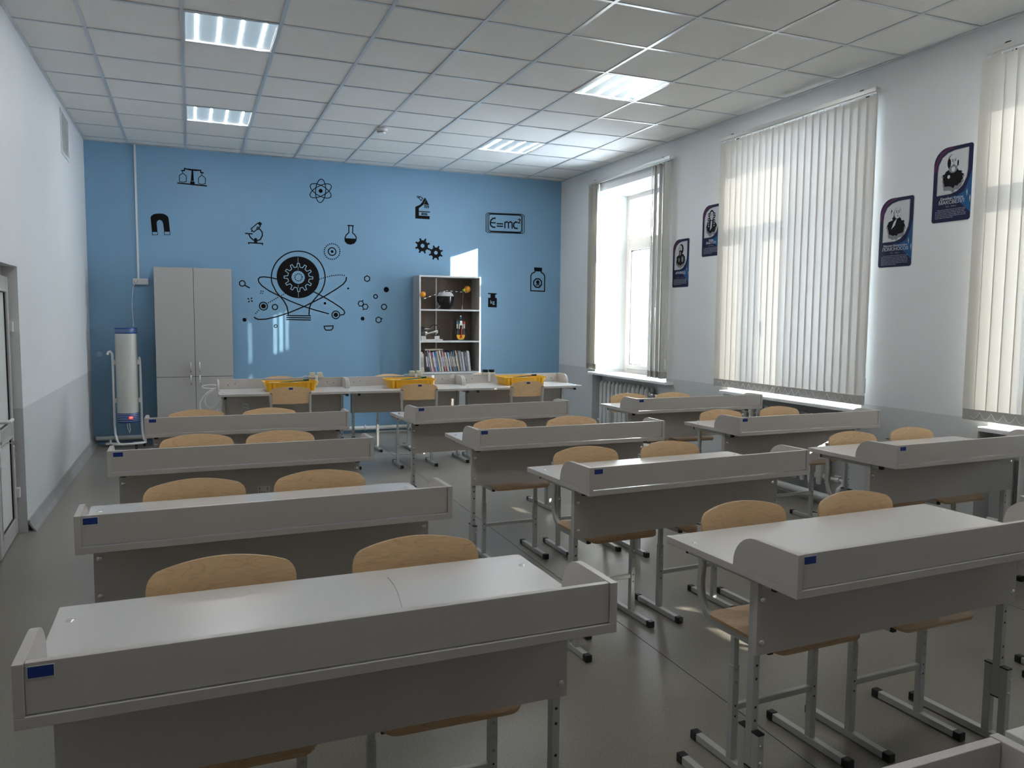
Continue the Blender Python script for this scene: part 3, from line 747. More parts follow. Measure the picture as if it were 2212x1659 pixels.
for x, y, n in ((1.842, 7.395, 'left'), (3.052, 7.405, 'middle'), (4.192, 7.41, 'right')):
    copy_tree(chair0, (x, y+.03, 0), PI+random.uniform(-.03, .03), 'plywood chair seen from behind with blue tag, at the %s rear desk' % n, 'chairs seen from behind at the rear desks')
for x, y, n in ((1.878, 8.74, 'left'), (3.065, 8.76, 'middle'), (4.20, 8.74, 'right')):
    copy_tree(chair0, (x, y-.033, 0), random.uniform(-.03, .03), 'plywood chair between the %s rear desk and the blue wall, only its top showing' % n, 'chairs behind the rear desks')

# ================================================================== CABINET
cb = empty('tall_cabinet', (.648, 9.50, 0), label='tall grey four-door cabinet against the blue wall', cat='cabinet')
MB().box(0, .80, .018, YB-9.50-.09, .05, 1.985).build('body', 'cab', cb); MB().box(.395, .405, .0165, .0182, .05, 1.984).box(.0, .8, .0165, .0182, .7735, .7825).build('door_gap_shade', 'gasket', cb); MB().box(.02, .78, .03, .32, 0, .05).build('plinth', 'base', cb)  # dark strips imitate shade in the gaps between doors, no gaskets there
for x0, x1 in ((.001, .3975), (.4025, .799)):
    for z0, z1, hz in ((.052, .7755, .69), (.7805, 1.984, .835)):
        dr = MB().box(x0, x1, 0, .0175, z0, z1).build('door', 'cab', cb, bevel=.0012)
        hx = .353 if x0 < .1 else .447
        MB().tube([(hx, 0, hz), (hx, -.022, hz+.004), (hx, -.028, hz+.016), (hx, -.028, hz+.090), (hx, -.022, hz+.102), (hx, 0, hz+.106)], .0085, 8).build('handle', 'chrome', dr, smooth='auto')

# ================================================================== BOOKCASE
BX, BYF = 3.652, 9.60
bc = empty('bookcase', (BX, BYF, 0), label='open bookcase with dark wood back and white edges, by the blue wall', cat='bookcase')
w, dpt, ht = .81, YB-BYF-.01, 1.985
for x0 in (0, w-.018):
    o = MB().box(x0, x0+.018, .0012, dpt, 0, ht).build('side_panel', 'cab', bc); MB().box(x0-.0003, x0+.0183, 0, .0012, 0, ht).build('edge_band', 'shelfedge', o)
for z in (ht-.018, 1.547, 1.150, .758):
    o = MB().box(.018, w-.018, .0012, dpt-.01, z, z+.018).build('shelf' if z < 1.9 else 'top_panel', 'cab', bc); MB().box(.018, w-.018, 0, .0012, z-.0003, z+.0183).build('edge_band', 'shelfedge', o)
MB().box(.018, .300, dpt-.006, dpt, .05, ht-.018).build('back_panel', 'dwood', bc); MB().box(.312, w-.018, dpt-.006, dpt, .05, ht-.018).build('back_panel', 'dwood', bc)
MB().box(.298, .314, dpt-.010, dpt-.001, .05, ht-.018).build('joint_strip', 'shelfedge', bc)
for x0 in (.001, .4065):
    dr = MB().box(x0+.001, x0+.401, -.018, -.0005, .06, .756).build('door', 'base', bc, bevel=.001); hx = .36 if x0 < .1 else .45
    MB().tube([(hx, -.018, .62), (hx, -.042, .63), (hx, -.042, .70), (hx, -.018, .71)], .0055, 8).build('handle', 'chrome', dr, smooth='auto')
# books
pal = [('white', (.55, .56, .60)), ('cream', (.60, .54, .42)), ('beige', (.50, .43, .32)), ('black', (.03, .03, .035)), ('dark brown', (.10, .065, .045)), ('lilac', (.42, .38, .52)), ('pink', (.52, .25, .33)),
       ('crimson', (.30, .015, .04)), ('light blue', (.25, .45, .68)), ('blue', (.03, .20, .50)), ('cream', (.62, .58, .45)), ('grey', (.33, .33, .33)), ('maroon', (.17, .03, .04)), ('red', (.50, .03, .03)),
       ('navy', (.03, .04, .16)), ('teal', (.06, .22, .30)), ('tan', (.40, .31, .2)), ('dark grey', (.11, .11, .12)), ('silver grey', (.45, .46, .46))]
order = [0, 1, 1, 4, 3, 17, 5, 0, 6, 1, 7, 8, 0, 9, 8, 10, 2, 0, 1, 12, 5, 2, 13, 0, 10, 15, 8, 0, 14, 2, 16, 4, 15, 9, 4, 2, 16, 17, 11, 18, 11, 18, 11, 14, 17, 18, 11, 0, 18]
for n_, c in pal: 
    if 'book_'+n_ not in M: M['book_'+n_] = mat('book_'+n_.replace(' ', '_'), c, .45, noise=(60, .12))
M['page'] = mat('book_pages', (.55, .53, .46), .8)
x = BX+.026
ordn = ['', 'second ', 'third ', 'fourth ', 'fifth ', 'sixth ', 'seventh ', 'eighth ', 'ninth ']
names = ['1st', '2nd', '3rd']+['%dth' % i for i in range(4, 21)]+['21st', '22nd', '23rd']+['%dth' % i for i in range(24, 31)]+['31st', '32nd', '33rd']+['%dth' % i for i in range(34, 41)]+['41st', '42nd', '43rd']+['%dth' % i for i in range(44, 60)]
NB = len(order); pl = 0.0
for i, c in enumerate(order):
    th = random.choice([.009, .010, .012, .013, .015, .018 if i < 5 else .011]); h = random.uniform(.235, .272)-(.02 if i < 3 else 0)
    lean = math.radians([1.5, 2, 2.5, 4.5, 6.5, 8.5, 10][i] if i < 7 else (11 if i < 32 else 11-(i-32)*.28)); x += max(0, h*(math.sin(lean)-math.sin(pl))); pl = lean
    d_ = random.uniform(.16, .20); nm = pal[c][0]
    y0 = BYF+.045+random.uniform(0, .02)
    B_ = empty('book', (x, y0, .7765+.0004), label='%s book, %s from the left on the lowest open shelf of the bookcase' % (nm, names[i]), cat='book', group='books leaning on the lowest open shelf')
    m = MB().box(0, .0012, 0, d_, 0, h).box(th-.0012, th, 0, d_, 0, h).box(.0012, th-.0012, 0, .0015, 0, h)
    if random.random() < .5: m.box(.0005, th-.0005, -.0006, .0002, h*.25, h*.75, 1)
    m.build('cover', ['book_'+nm, random.choice(['book_white', 'book_cream', 'book_grey' if nm != 'grey' else 'book_white'])], B_)
    MB().box(.0012, th-.0012, .0015, d_-.003, .003, h-.003).build('pages', 'page', B_)
    B_.rotation_euler = (0, -lean, 0)
    B_.location.z += 0.0
    x += th/math.cos(lean)*1.005+.0012
    if x > BX+.755: break
fl = empty('book', (BX+.09, BYF+.07, 1.045), label='thin brown book lying across the tops of the leaning books', cat='book')
MB().box(0, .24, 0, .16, 0, .004).box(0, .24, 0, .16, .012, .016).build('cover', 'book_beige', fl); MB().box(.002, .238, .002, .158, .004, .012).build('pages', 'page', fl); fl.rotation_euler = (0, math.radians(-1), 0)

# orrery on the top shelf
zt2 = 1.565
t = empty('orrery', (4.035, 9.745, zt2), label='black tellurium model with two orange balls on the top shelf', cat='teaching model')
MB().lathe([(.001, 0), (.055, 0), (.070, .012), (.092, .05), (.106, .10), (.112, .14), (.112, .165), (.108, .168), (.001, .168)], n=28).build('bowl', 'gloss', t, smooth='auto')
MB().lathe([(.106, .168), (.100, .185), (.086, .205), (.070, .218), (.066, .222), (.001, .222)], n=28).build('dial_dome', 'pale', t, smooth='auto')
MB().cyl((0, 0, .222), .007, .03, 'z', 10).cyl((0, 0, .25), .012, .008, 'z', 12).build('spindle', 'black', t)
def arm(nm, a, b):
    a, b = Vector(a), Vector(b); n = 9
    MB().tube([a, b], .0035, 6).build(nm, 'black', t)
    q = MB()
    for k in range(n):
        if k % 2 == 0: q.tube([a.lerp(b, (k+.1)/n), a.lerp(b, (k+.9)/n)], .0045, 6)
    q.build('arm_stripe', 'white', t)
arm('arm', (0, 0, .236), (-.335, -.165, .128)); arm('arm', (0, 0, .240), (.29, -.0, .222))
MB().ball((-.345, -.170, .182), .036).build('ball', 'orange', t, smooth='auto'); MB().cyl((-.340, -.168, .135), .004, .012, 'z', 8).build('stem', 'black', t)
MB().ball((.293, 0, .264), .044).build('ball', 'orange', t, smooth='auto'); MB().ball((.245, -.008, .250), .020).build('small_ball', 'lime', t, smooth='auto')
MB().tube([(.235, 0, .215), (.232, 0, .08), (.228, 0, .0)], .0012, 5).tube([(.224, 0, .0), (.224, 0, .05)], .003, 6).build('support_wire', 'alu', t)
MB().tube([(-.09, -.03, .04), (-.12, -.04, .09), (-.13, -.045, .06), (-.10, -.05, .03), (-.14, -.05, .01), (-.12, -.04, .004), (-.08, -.05, .05)], .0018, 5).build('cord', 'white', t, smooth='auto')
# steam engine model
zt3 = 1.1685
t = empty('steam_engine_model', (3.70, 9.74, zt3), label='small steam engine model with flywheel, left on the middle shelf', cat='teaching model')
MB().box(0, .285, -.05, .05, 0, .018).build('base_plate', 'alu', t, bevel=.002)
MB().box(.005, .065, -.035, .035, .018, .060).box(.18, .245, -.03, .03, .018, .060).build('bearing_block', 'sil', t, bevel=.002)
MB().tube([(.195+.070*math.cos(a/24*2*PI), .02, .13+.070*math.sin(a/24*2*PI)) for a in range(24)], .0065, 8, closed=True).tube([(.125, .02, .13), (.265, .02, .13)], .003, 6).tube([(.195, .02, .06), (.195, .02, .20)], .003, 6).cyl((.195, 0, .13), .010, .045, 'y', 12).build('flywheel', 'black', t, smooth='auto')
MB().box(.005, .06, -.03, .03, .062, .125).box(.01, .055, -.028, .028, .135, .165).build('cylinder_block', 'gloss', t, bevel=.003)
MB().cyl((.035, 0, .095), .026, .05, 'x', 16).build('cylinder', 'chrome', t, smooth='auto')
MB().tube([(.085, -.02, .092), (.12, -.03, .10), (.19, -.035, .118), (.215, -.035, .120)], [.008, .012, .019, .017], 12).cyl((.212, -.035, .095), .013, .035, 'z', 10).build('connecting_rod', 'chrome', t, smooth='auto')
MB().tube([(.05, -.02, .148), (.125, -.02, .150)], .004, 8).build('valve_rod', 'sil', t); MB().tube([(.12, -.03, .095), (.17, -.02, .06)], .004, 6).tube([(.05, 0, .165), (.05, .02, .172), (.02, .02, .172)], .004, 6).build('linkage', 'black', t)
# engine cutaway
t = empty('engine_cutaway_model', (4.235, 9.73, zt3), label='black engine cutaway model with red rod and yellow sump on the middle shelf', cat='teaching model')
MB().box(-.06, .06, -.04, .05, 0, .008).build('base', 'teal', t)
MB().prism([(-.055, .075), (-.05, .04), (-.03, .015), (0, .008), (.03, .015), (.05, .04), (.055, .075)], 'y', -.012, .012).build('sump', 'yellow', t)
MB().prism([(-.060, .075), (.060, .075), (.062, .13), (.045, .155), (-.045, .155), (-.062, .13)], 'y', -.008, .03).build('crankcase', 'gloss', t, bevel=.002)
for x in (-.068, .068): MB().tube([(x, .0, .085), (x*1.15, 0, .11), (x*1.1, 0, .14), (x*.9, 0, .15)], .006, 8).build('ear', 'black', t, smooth='auto')
MB().box(-.055, -.042, -.01, .01, .155, .235).box(.042, .055, -.01, .01, .155, .235).box(-.028, -.018, -.016, -.006, .15, .215).box(.020, .030, -.016, -.006, .15, .215).build('cylinder_wall', 'cream', t)
MB().box(-.060, -.032, -.012, .012, .212, .252).build('intake', 'teal', t); MB().box(.034, .060, -.012, .012, .215, .245).build('exhaust', 'red', t)
MB().box(-.016, .020, -.014, .01, .195, .255).build('piston', 'sil', t, bevel=.002); MB().box(-.060, .062, -.015, .015, .255, .275).build('cylinder_head', 'black', t)
MB().tube([(.002, -.02, .05), (.002, -.02, .17)], [.009, .006], 8).lathe([(.001, -.004), (.014, -.004), (.014, .004), (.001, .004)], (.0, -.02, .045), 14, axis='y').build('connecting_rod', 'red', t, smooth='auto')
MB().cyl((0, 0, .275), .013, .028, 'z', 10).build('plug_body', 'teal', t); MB().ball((0, 0, .312), .011).build('plug_tip', 'white', t, smooth='auto')
pp = MB().box(0, .13, 0, .10, 0, .002).build('paper_sheet', 'paper', loc=(4.09, 9.64, zt3-.0005+.0005)); tag(pp, 'paper sheet lying under the engine model on the middle shelf', 'paper'); pp.rotation_euler = (0, 0, .1)
pp.location = (4.06, 9.62, zt3+.0003)

# ================================================================== AIR STERILISER LAMP
t = empty('air_steriliser', (.350, 9.60, 0), math.radians(0), label='tall white cylindrical air steriliser with blue bands on a wheeled stand', cat='air purifier')
pr = [(.105, .395), (.112, .395), (.112, 1.255), (.105, 1.255)]
MB().lathe([(.001, .39), (.110, .39), (.110, 1.26), (.001, 1.26)], n=32).build('tube_housing', 'lampbody', t, smooth='auto')
for z0, z1 in ((.285, .392), (1.258, 1.322)):
    bnd = MB().lathe([(.001, z0), (.1125, z0), (.1145, z0+.004), (.1145, z1-.004), (.1125, z1), (.001, z1)], n=32).build('end_band', 'bandblue', t, smooth='auto')
    k = MB(); zz = z0+.018
    while zz < z1-.012:
        k.lathe([(.1146, zz), (.1152, zz+.0015), (.1146, zz+.003)], n=24, a0=-PI*.9, a1=-PI*.1); zz += .019
    k.build('vent_slot', 'white', bnd)
    if z0 < 1: MB().box(.018, .052, -.1185, -.106, .335, .352).build('indicator_light', 'redled', bnd)
for sx in (-1, 1):
    x = sx*.135
    if sx < 0: p = [(x-.045, -.05, 1.03), (x-.035, -.045, 1.06), (x-.02, -.04, 1.065), (x-.002, -.03, 1.04), (x, -.02, .98), (x, 0, .80), (x, 0, .25), (x+.005, -.01, .16), (x+.02, -.05, .10), (x+.045, -.14, .075), (x+.055, -.18, .075)]
    else: p = [(x-.01, .0, 1.0), (x-.002, 0, .96), (x, 0, .80), (x, 0, .25), (x+.005, -.01, .16), (x+.015, -.05, .10), (x+.035, -.11, .08), (x+.04, -.14, .08)]
    MB().tube(p, .0125, 10).build('stand_tube', 'white', t, smooth='auto')
    for z in (.50, .92): MB().box(min(x, sx*.105), max(x, sx*.105), -.01, .01, z, z+.05).build('bracket', 'white', t)
bp = [(-.19, .10, .072), (-.17, -.13, .072), (-.13, -.18, .070), (-.05, -.205, .068), (.08, -.20, .070), (.15, -.17, .072), (.175, -.13, .074), (.16, .10, .076)]
MB().tube(bp, .0125, 10).build('base_tube', 'white', t, smooth='auto')
for x0, y0, x1, y1 in ((-.22, -.02, -.10, -.16), (.05, .0, .17, -.12)): MB().box(min(x0, x1), max(x0, x1), -.11, -.08, .055, .075).build('base_bar', 'alu', t)
for x, y in ((-.185, -.09), (.085, -.20), (-.185, .09), (.150, .09)):
    cs = MB().cyl((x-.010, y, .025), .025, .020, 'x', 18).build('castor', 'black', t, smooth='auto'); MB().box(x-.014, x+.014, y-.012, y+.020, .040, .062).build('fork', 'black', cs)
MB().tube([(-.01, -.05, .285), (-.008, -.06, .24), (.004, -.055, .20), (.012, -.05, .17), (.02, -.04, .205), (.01, -.03, .285)], .004, 6).build('lead', 'white', t, smooth='auto')

# conduit, triple socket, cable, spot on the wall
o = MB().box(.466, .486, YB-.014, YB, 1.868, 3.355).build('cable_trunking', 'white', bevel=.001); tag(o, 'thin white vertical cable trunking from ceiling to wall socket', 'trunking')
t = empty('wall_socket', (.498, YB, 1.835), label='white triple wall socket with a plug in its left outlet', cat='socket')
MB().box(-.078, .078, -.040, 0, -.034, .034).build('housing', 'white', t, bevel=.005)
for k in range(3):
    x = -.048+.048*k
    q = MB().lathe([(.0225, -.041), (.0215, -.0402), (.019, -.0402), (.018, -.034), (.001, -.034)], (x, 0, 0), 20, axis='y').build('outlet', 'shelfedge', t, smooth='auto')
    MB().cyl((x-.009, -.0355, 0), .003, .002, 'y', 8).cyl((x+.009, -.0355, 0), .003, .002, 'y', 8).build('pin_hole', 'black', q)
t = empty('power_plug', (.450, YB-.042, 1.835), label='white plug and thin cable running from the socket down to the steriliser', cat='cable')
MB().lathe([(.001, -.035), (.013, -.034), (.018, -.02), (.019, 0), (.001, 0)], n=16, axis='y').build('plug', 'white', t, smooth='auto')
MB().tube([(0, -.03, -.01), (-.012, -.045, -.035), (-.028, -.045, -.08), (-.040, -.05, -.20), (-.040, -.08, -.32), (-.030, -.13, -.44), (-.028, -.17, -.505)], .0035, 7).build('cord', 'white', t, smooth='auto')
o = MB().lathe([(.001, -.002), (.028, -.002), (.030, 0)], (.028+.03, YB, 1.02), 16, axis='y').build('patch_cover', 'lightvinyl'); tag(o, 'small round pale patch on the blue wall beside left corner', 'cover plate')

# smoke detector
t = empty('smoke_detector', (2.83, 8.02, zc(2.83, 8.02)), label='round white smoke detector on the ceiling', cat='smoke detector')
MB().lathe([(.001, -.050), (.034, -.050), (.041, -.043), (.045, -.027), (.060, -.022), (.064, -.005), (.060, 0), (.001, 0)], n=24).build('housing', 'white', t, smooth='auto')
MB().lathe([(.0435, -.040), (.0462, -.030), (.042, -.030)], n=24).build('smoke_slot', 'base', t)

# ================================================================== TRAYS ON THE REAR DESKS
def make_tray():
    t = empty('plastic_tray', label='x', cat='tray')
    w_, d_, h_ = .50, .30, .085
    m = MB()
    def ring(i, z): 
        o = rrect(-w_/2+i, w_/2-i, -d_/2+i, d_/2-i, .028, 4); return [(x, y, z) for x, y in o]
    R_ = [ring(.035, .0), ring(.012, .078), ring(.0, .078), ring(.0, h_), ring(.014, h_), ring(.016, .074), ring(.039, .003)]
    L_ = len(R_[0]); vs = [v for r in R_ for v in r]; fs = []
    for i in range(len(R_)-1): fs += [(i*L_+k, i*L_+(k+1) % L_, (i+1)*L_+(k+1) % L_, (i+1)*L_+k) for k in range(L_)]
    fs += [tuple(range(L_-1, -1, -1)), tuple((len(R_)-1)*L_+k for k in range(L_))]
    m.add(vs, fs); m.build('tray_body', 'yellow', t, smooth='auto')
    for x in (-.195, -.155, .155, .195):
        for sy in (-1, 1): MB().prism([(x-.010, 0), (x+.010, 0), (x+.012, .078), (x-.012, .078)], 'y', min(sy*.122, sy*.144), max(sy*.122, sy*.144)).build('rib', 'yellow', t)
    return t
tray0 = None
for k, (x, y) in enumerate(((1.875, 7.755), (3.045, 7.78), (4.275, 7.80))):
    n = ['left', 'middle', 'right'][k]; lab = 'yellow plastic tray on the %s rear desk' % n
    if tray0 is None: tray0 = make_tray(); tray0.location = (x, y, DH+.001); tray0['label'] = lab; tray0['group'] = 'yellow trays'; T_ = tray0
    else: T_ = copy_tree(tray0, (x, y, DH+.001), .0, lab, 'yellow trays')
    s_ = empty('paper_stack', (x-.05, y, DH+.006), label='white sheets and booklets lying in the %s yellow tray' % n, cat='papers')
    for q in range(3): MB().box(-.155+.01*q, .15+.006*q, -.098, .098, .002+.022*q, .020+.022*q).build('booklet', 'paper', s_)
    g_ = empty('ruler', (x+.055, y-.02, DH+.086), label='dark green ruler lying slanted across the %s yellow tray' % n if k < 2 else 'dark striped ruler lying across the right yellow tray', cat='ruler')
    MB().box(-.15, .12, -.014, .014, -.004, .004).box(.07, .12, -.016, .016, -.006, .012).build('blade', 'green' if k < 2 else 'black', g_, bevel=.002); g_.rotation_euler = (0, -.06, .1)
# socket blocks with adapters on the screens of the rear desks
for k, (x, c) in enumerate(((2.150, 'cream'), (3.165, 'cream'), (3.975, 'gloss'))):
    n = ['left', 'middle', 'right'][k]
    yy = NY+DD-.034
    s_ = empty('socket_block', (x, yy, DH+.0965), label='%s double power block taped on top of the %s rear desk screen' % ('cream' if k < 2 else 'dark', n), cat='power block')
    MB().box(-.065, .075, -.022, .022, 0, .022).build('base', 'cream', s_, bevel=.003)
    for a in (-.032, .040):
        MB().box(a-.026, a+.026, -.022, .022, .022, .052).build('adapter', c, s_, bevel=.005)
    MB().box(-.006, .020, -.0235, -.0222, -.075, .022).box(-.006, .020, -.0235, .0, .022, .0228).build('tape', 'white', s_)
    MB().tube([(-.065, 0, .012), (-.10, -.003, .016), (-.135, 0, .004), (-.18, .0, .003)], .0035, 6).build('cord', 'white', s_, smooth='auto')
# tape marks
for x, z, w_, h_, n in ((3.555, .82, .045, .04, 'middle'),):
    o = MB().box(x, x+w_, -.0006, 0, z, z+h_).build('tape_strip', 'white', loc=(0, NY+DD-.0205, 0)); tag(o, 'short white tape strip on the %s rear desk screen' % n, 'tape')
# looped cable at the left rear desk
cp = [(1.222, 7.80, .82), (1.15, 7.79, .825), (1.09, 7.79, .815), (1.10, 7.785, .795), (1.17, 7.785, .79), (1.215, 7.785, .79)]
cq = [(1.19, 7.785, .79), (1.12, 7.78, .74), (1.075, 7.78, .67), (1.075, 7.78, .60), (1.12, 7.78, .55), (1.18, 7.78, .555), (1.25, 7.78, .61)]
cr_ = [(1.20, 7.785, .785), (1.13, 7.78, .73), (1.115, 7.78, .67), (1.13, 7.78, .63), (1.16, 7.78, .605), (1.20, 7.78, .62), (1.25, 7.78, .675)]
def sm(p):
    q = [Vector(v) for v in p]
    for _ in range(2):
        n_ = [q[0]]
        for a_, b_ in zip(q[:-1], q[1:]): n_ += [a_*.75+b_*.25, a_*.25+b_*.75]
        n_.append(q[-1]); q = n_
    return q
o = MB().tube(sm(cp), .005, 8).tube(sm(cq), .005, 8).tube(sm(cr_), .005, 8).build('coiled_cable', 'white', smooth='auto'); tag(o, 'loops of white cable hanging off the left end of the rear desks', 'cable')
fl = [(2.55, 8.9, .004), (2.65, 8.62, .005), (2.9, 8.30, .004), (3.2, 8.15, .004), (3.6, 8.25, .004), (3.9, 8.4, .004)]
o = MB().tube(sm(fl), .004, 6).build('floor_cable', 'white', smooth='auto'); tag(o, 'thin white cable lying on the floor beneath the rear desks', 'cable')

hl = sm([(1.494, 2.057, DH+.0012), (1.496, 2.0, DH+.0012), (1.491, 1.93, DH+.0012), (1.475, 1.826, DH+.0012)])
o = MB().tube(hl, .0007, 5).build('hair_strand', 'base', smooth='auto'); tag(o, 'fine dark curved hair lying on the nearest left desk top', 'hair')

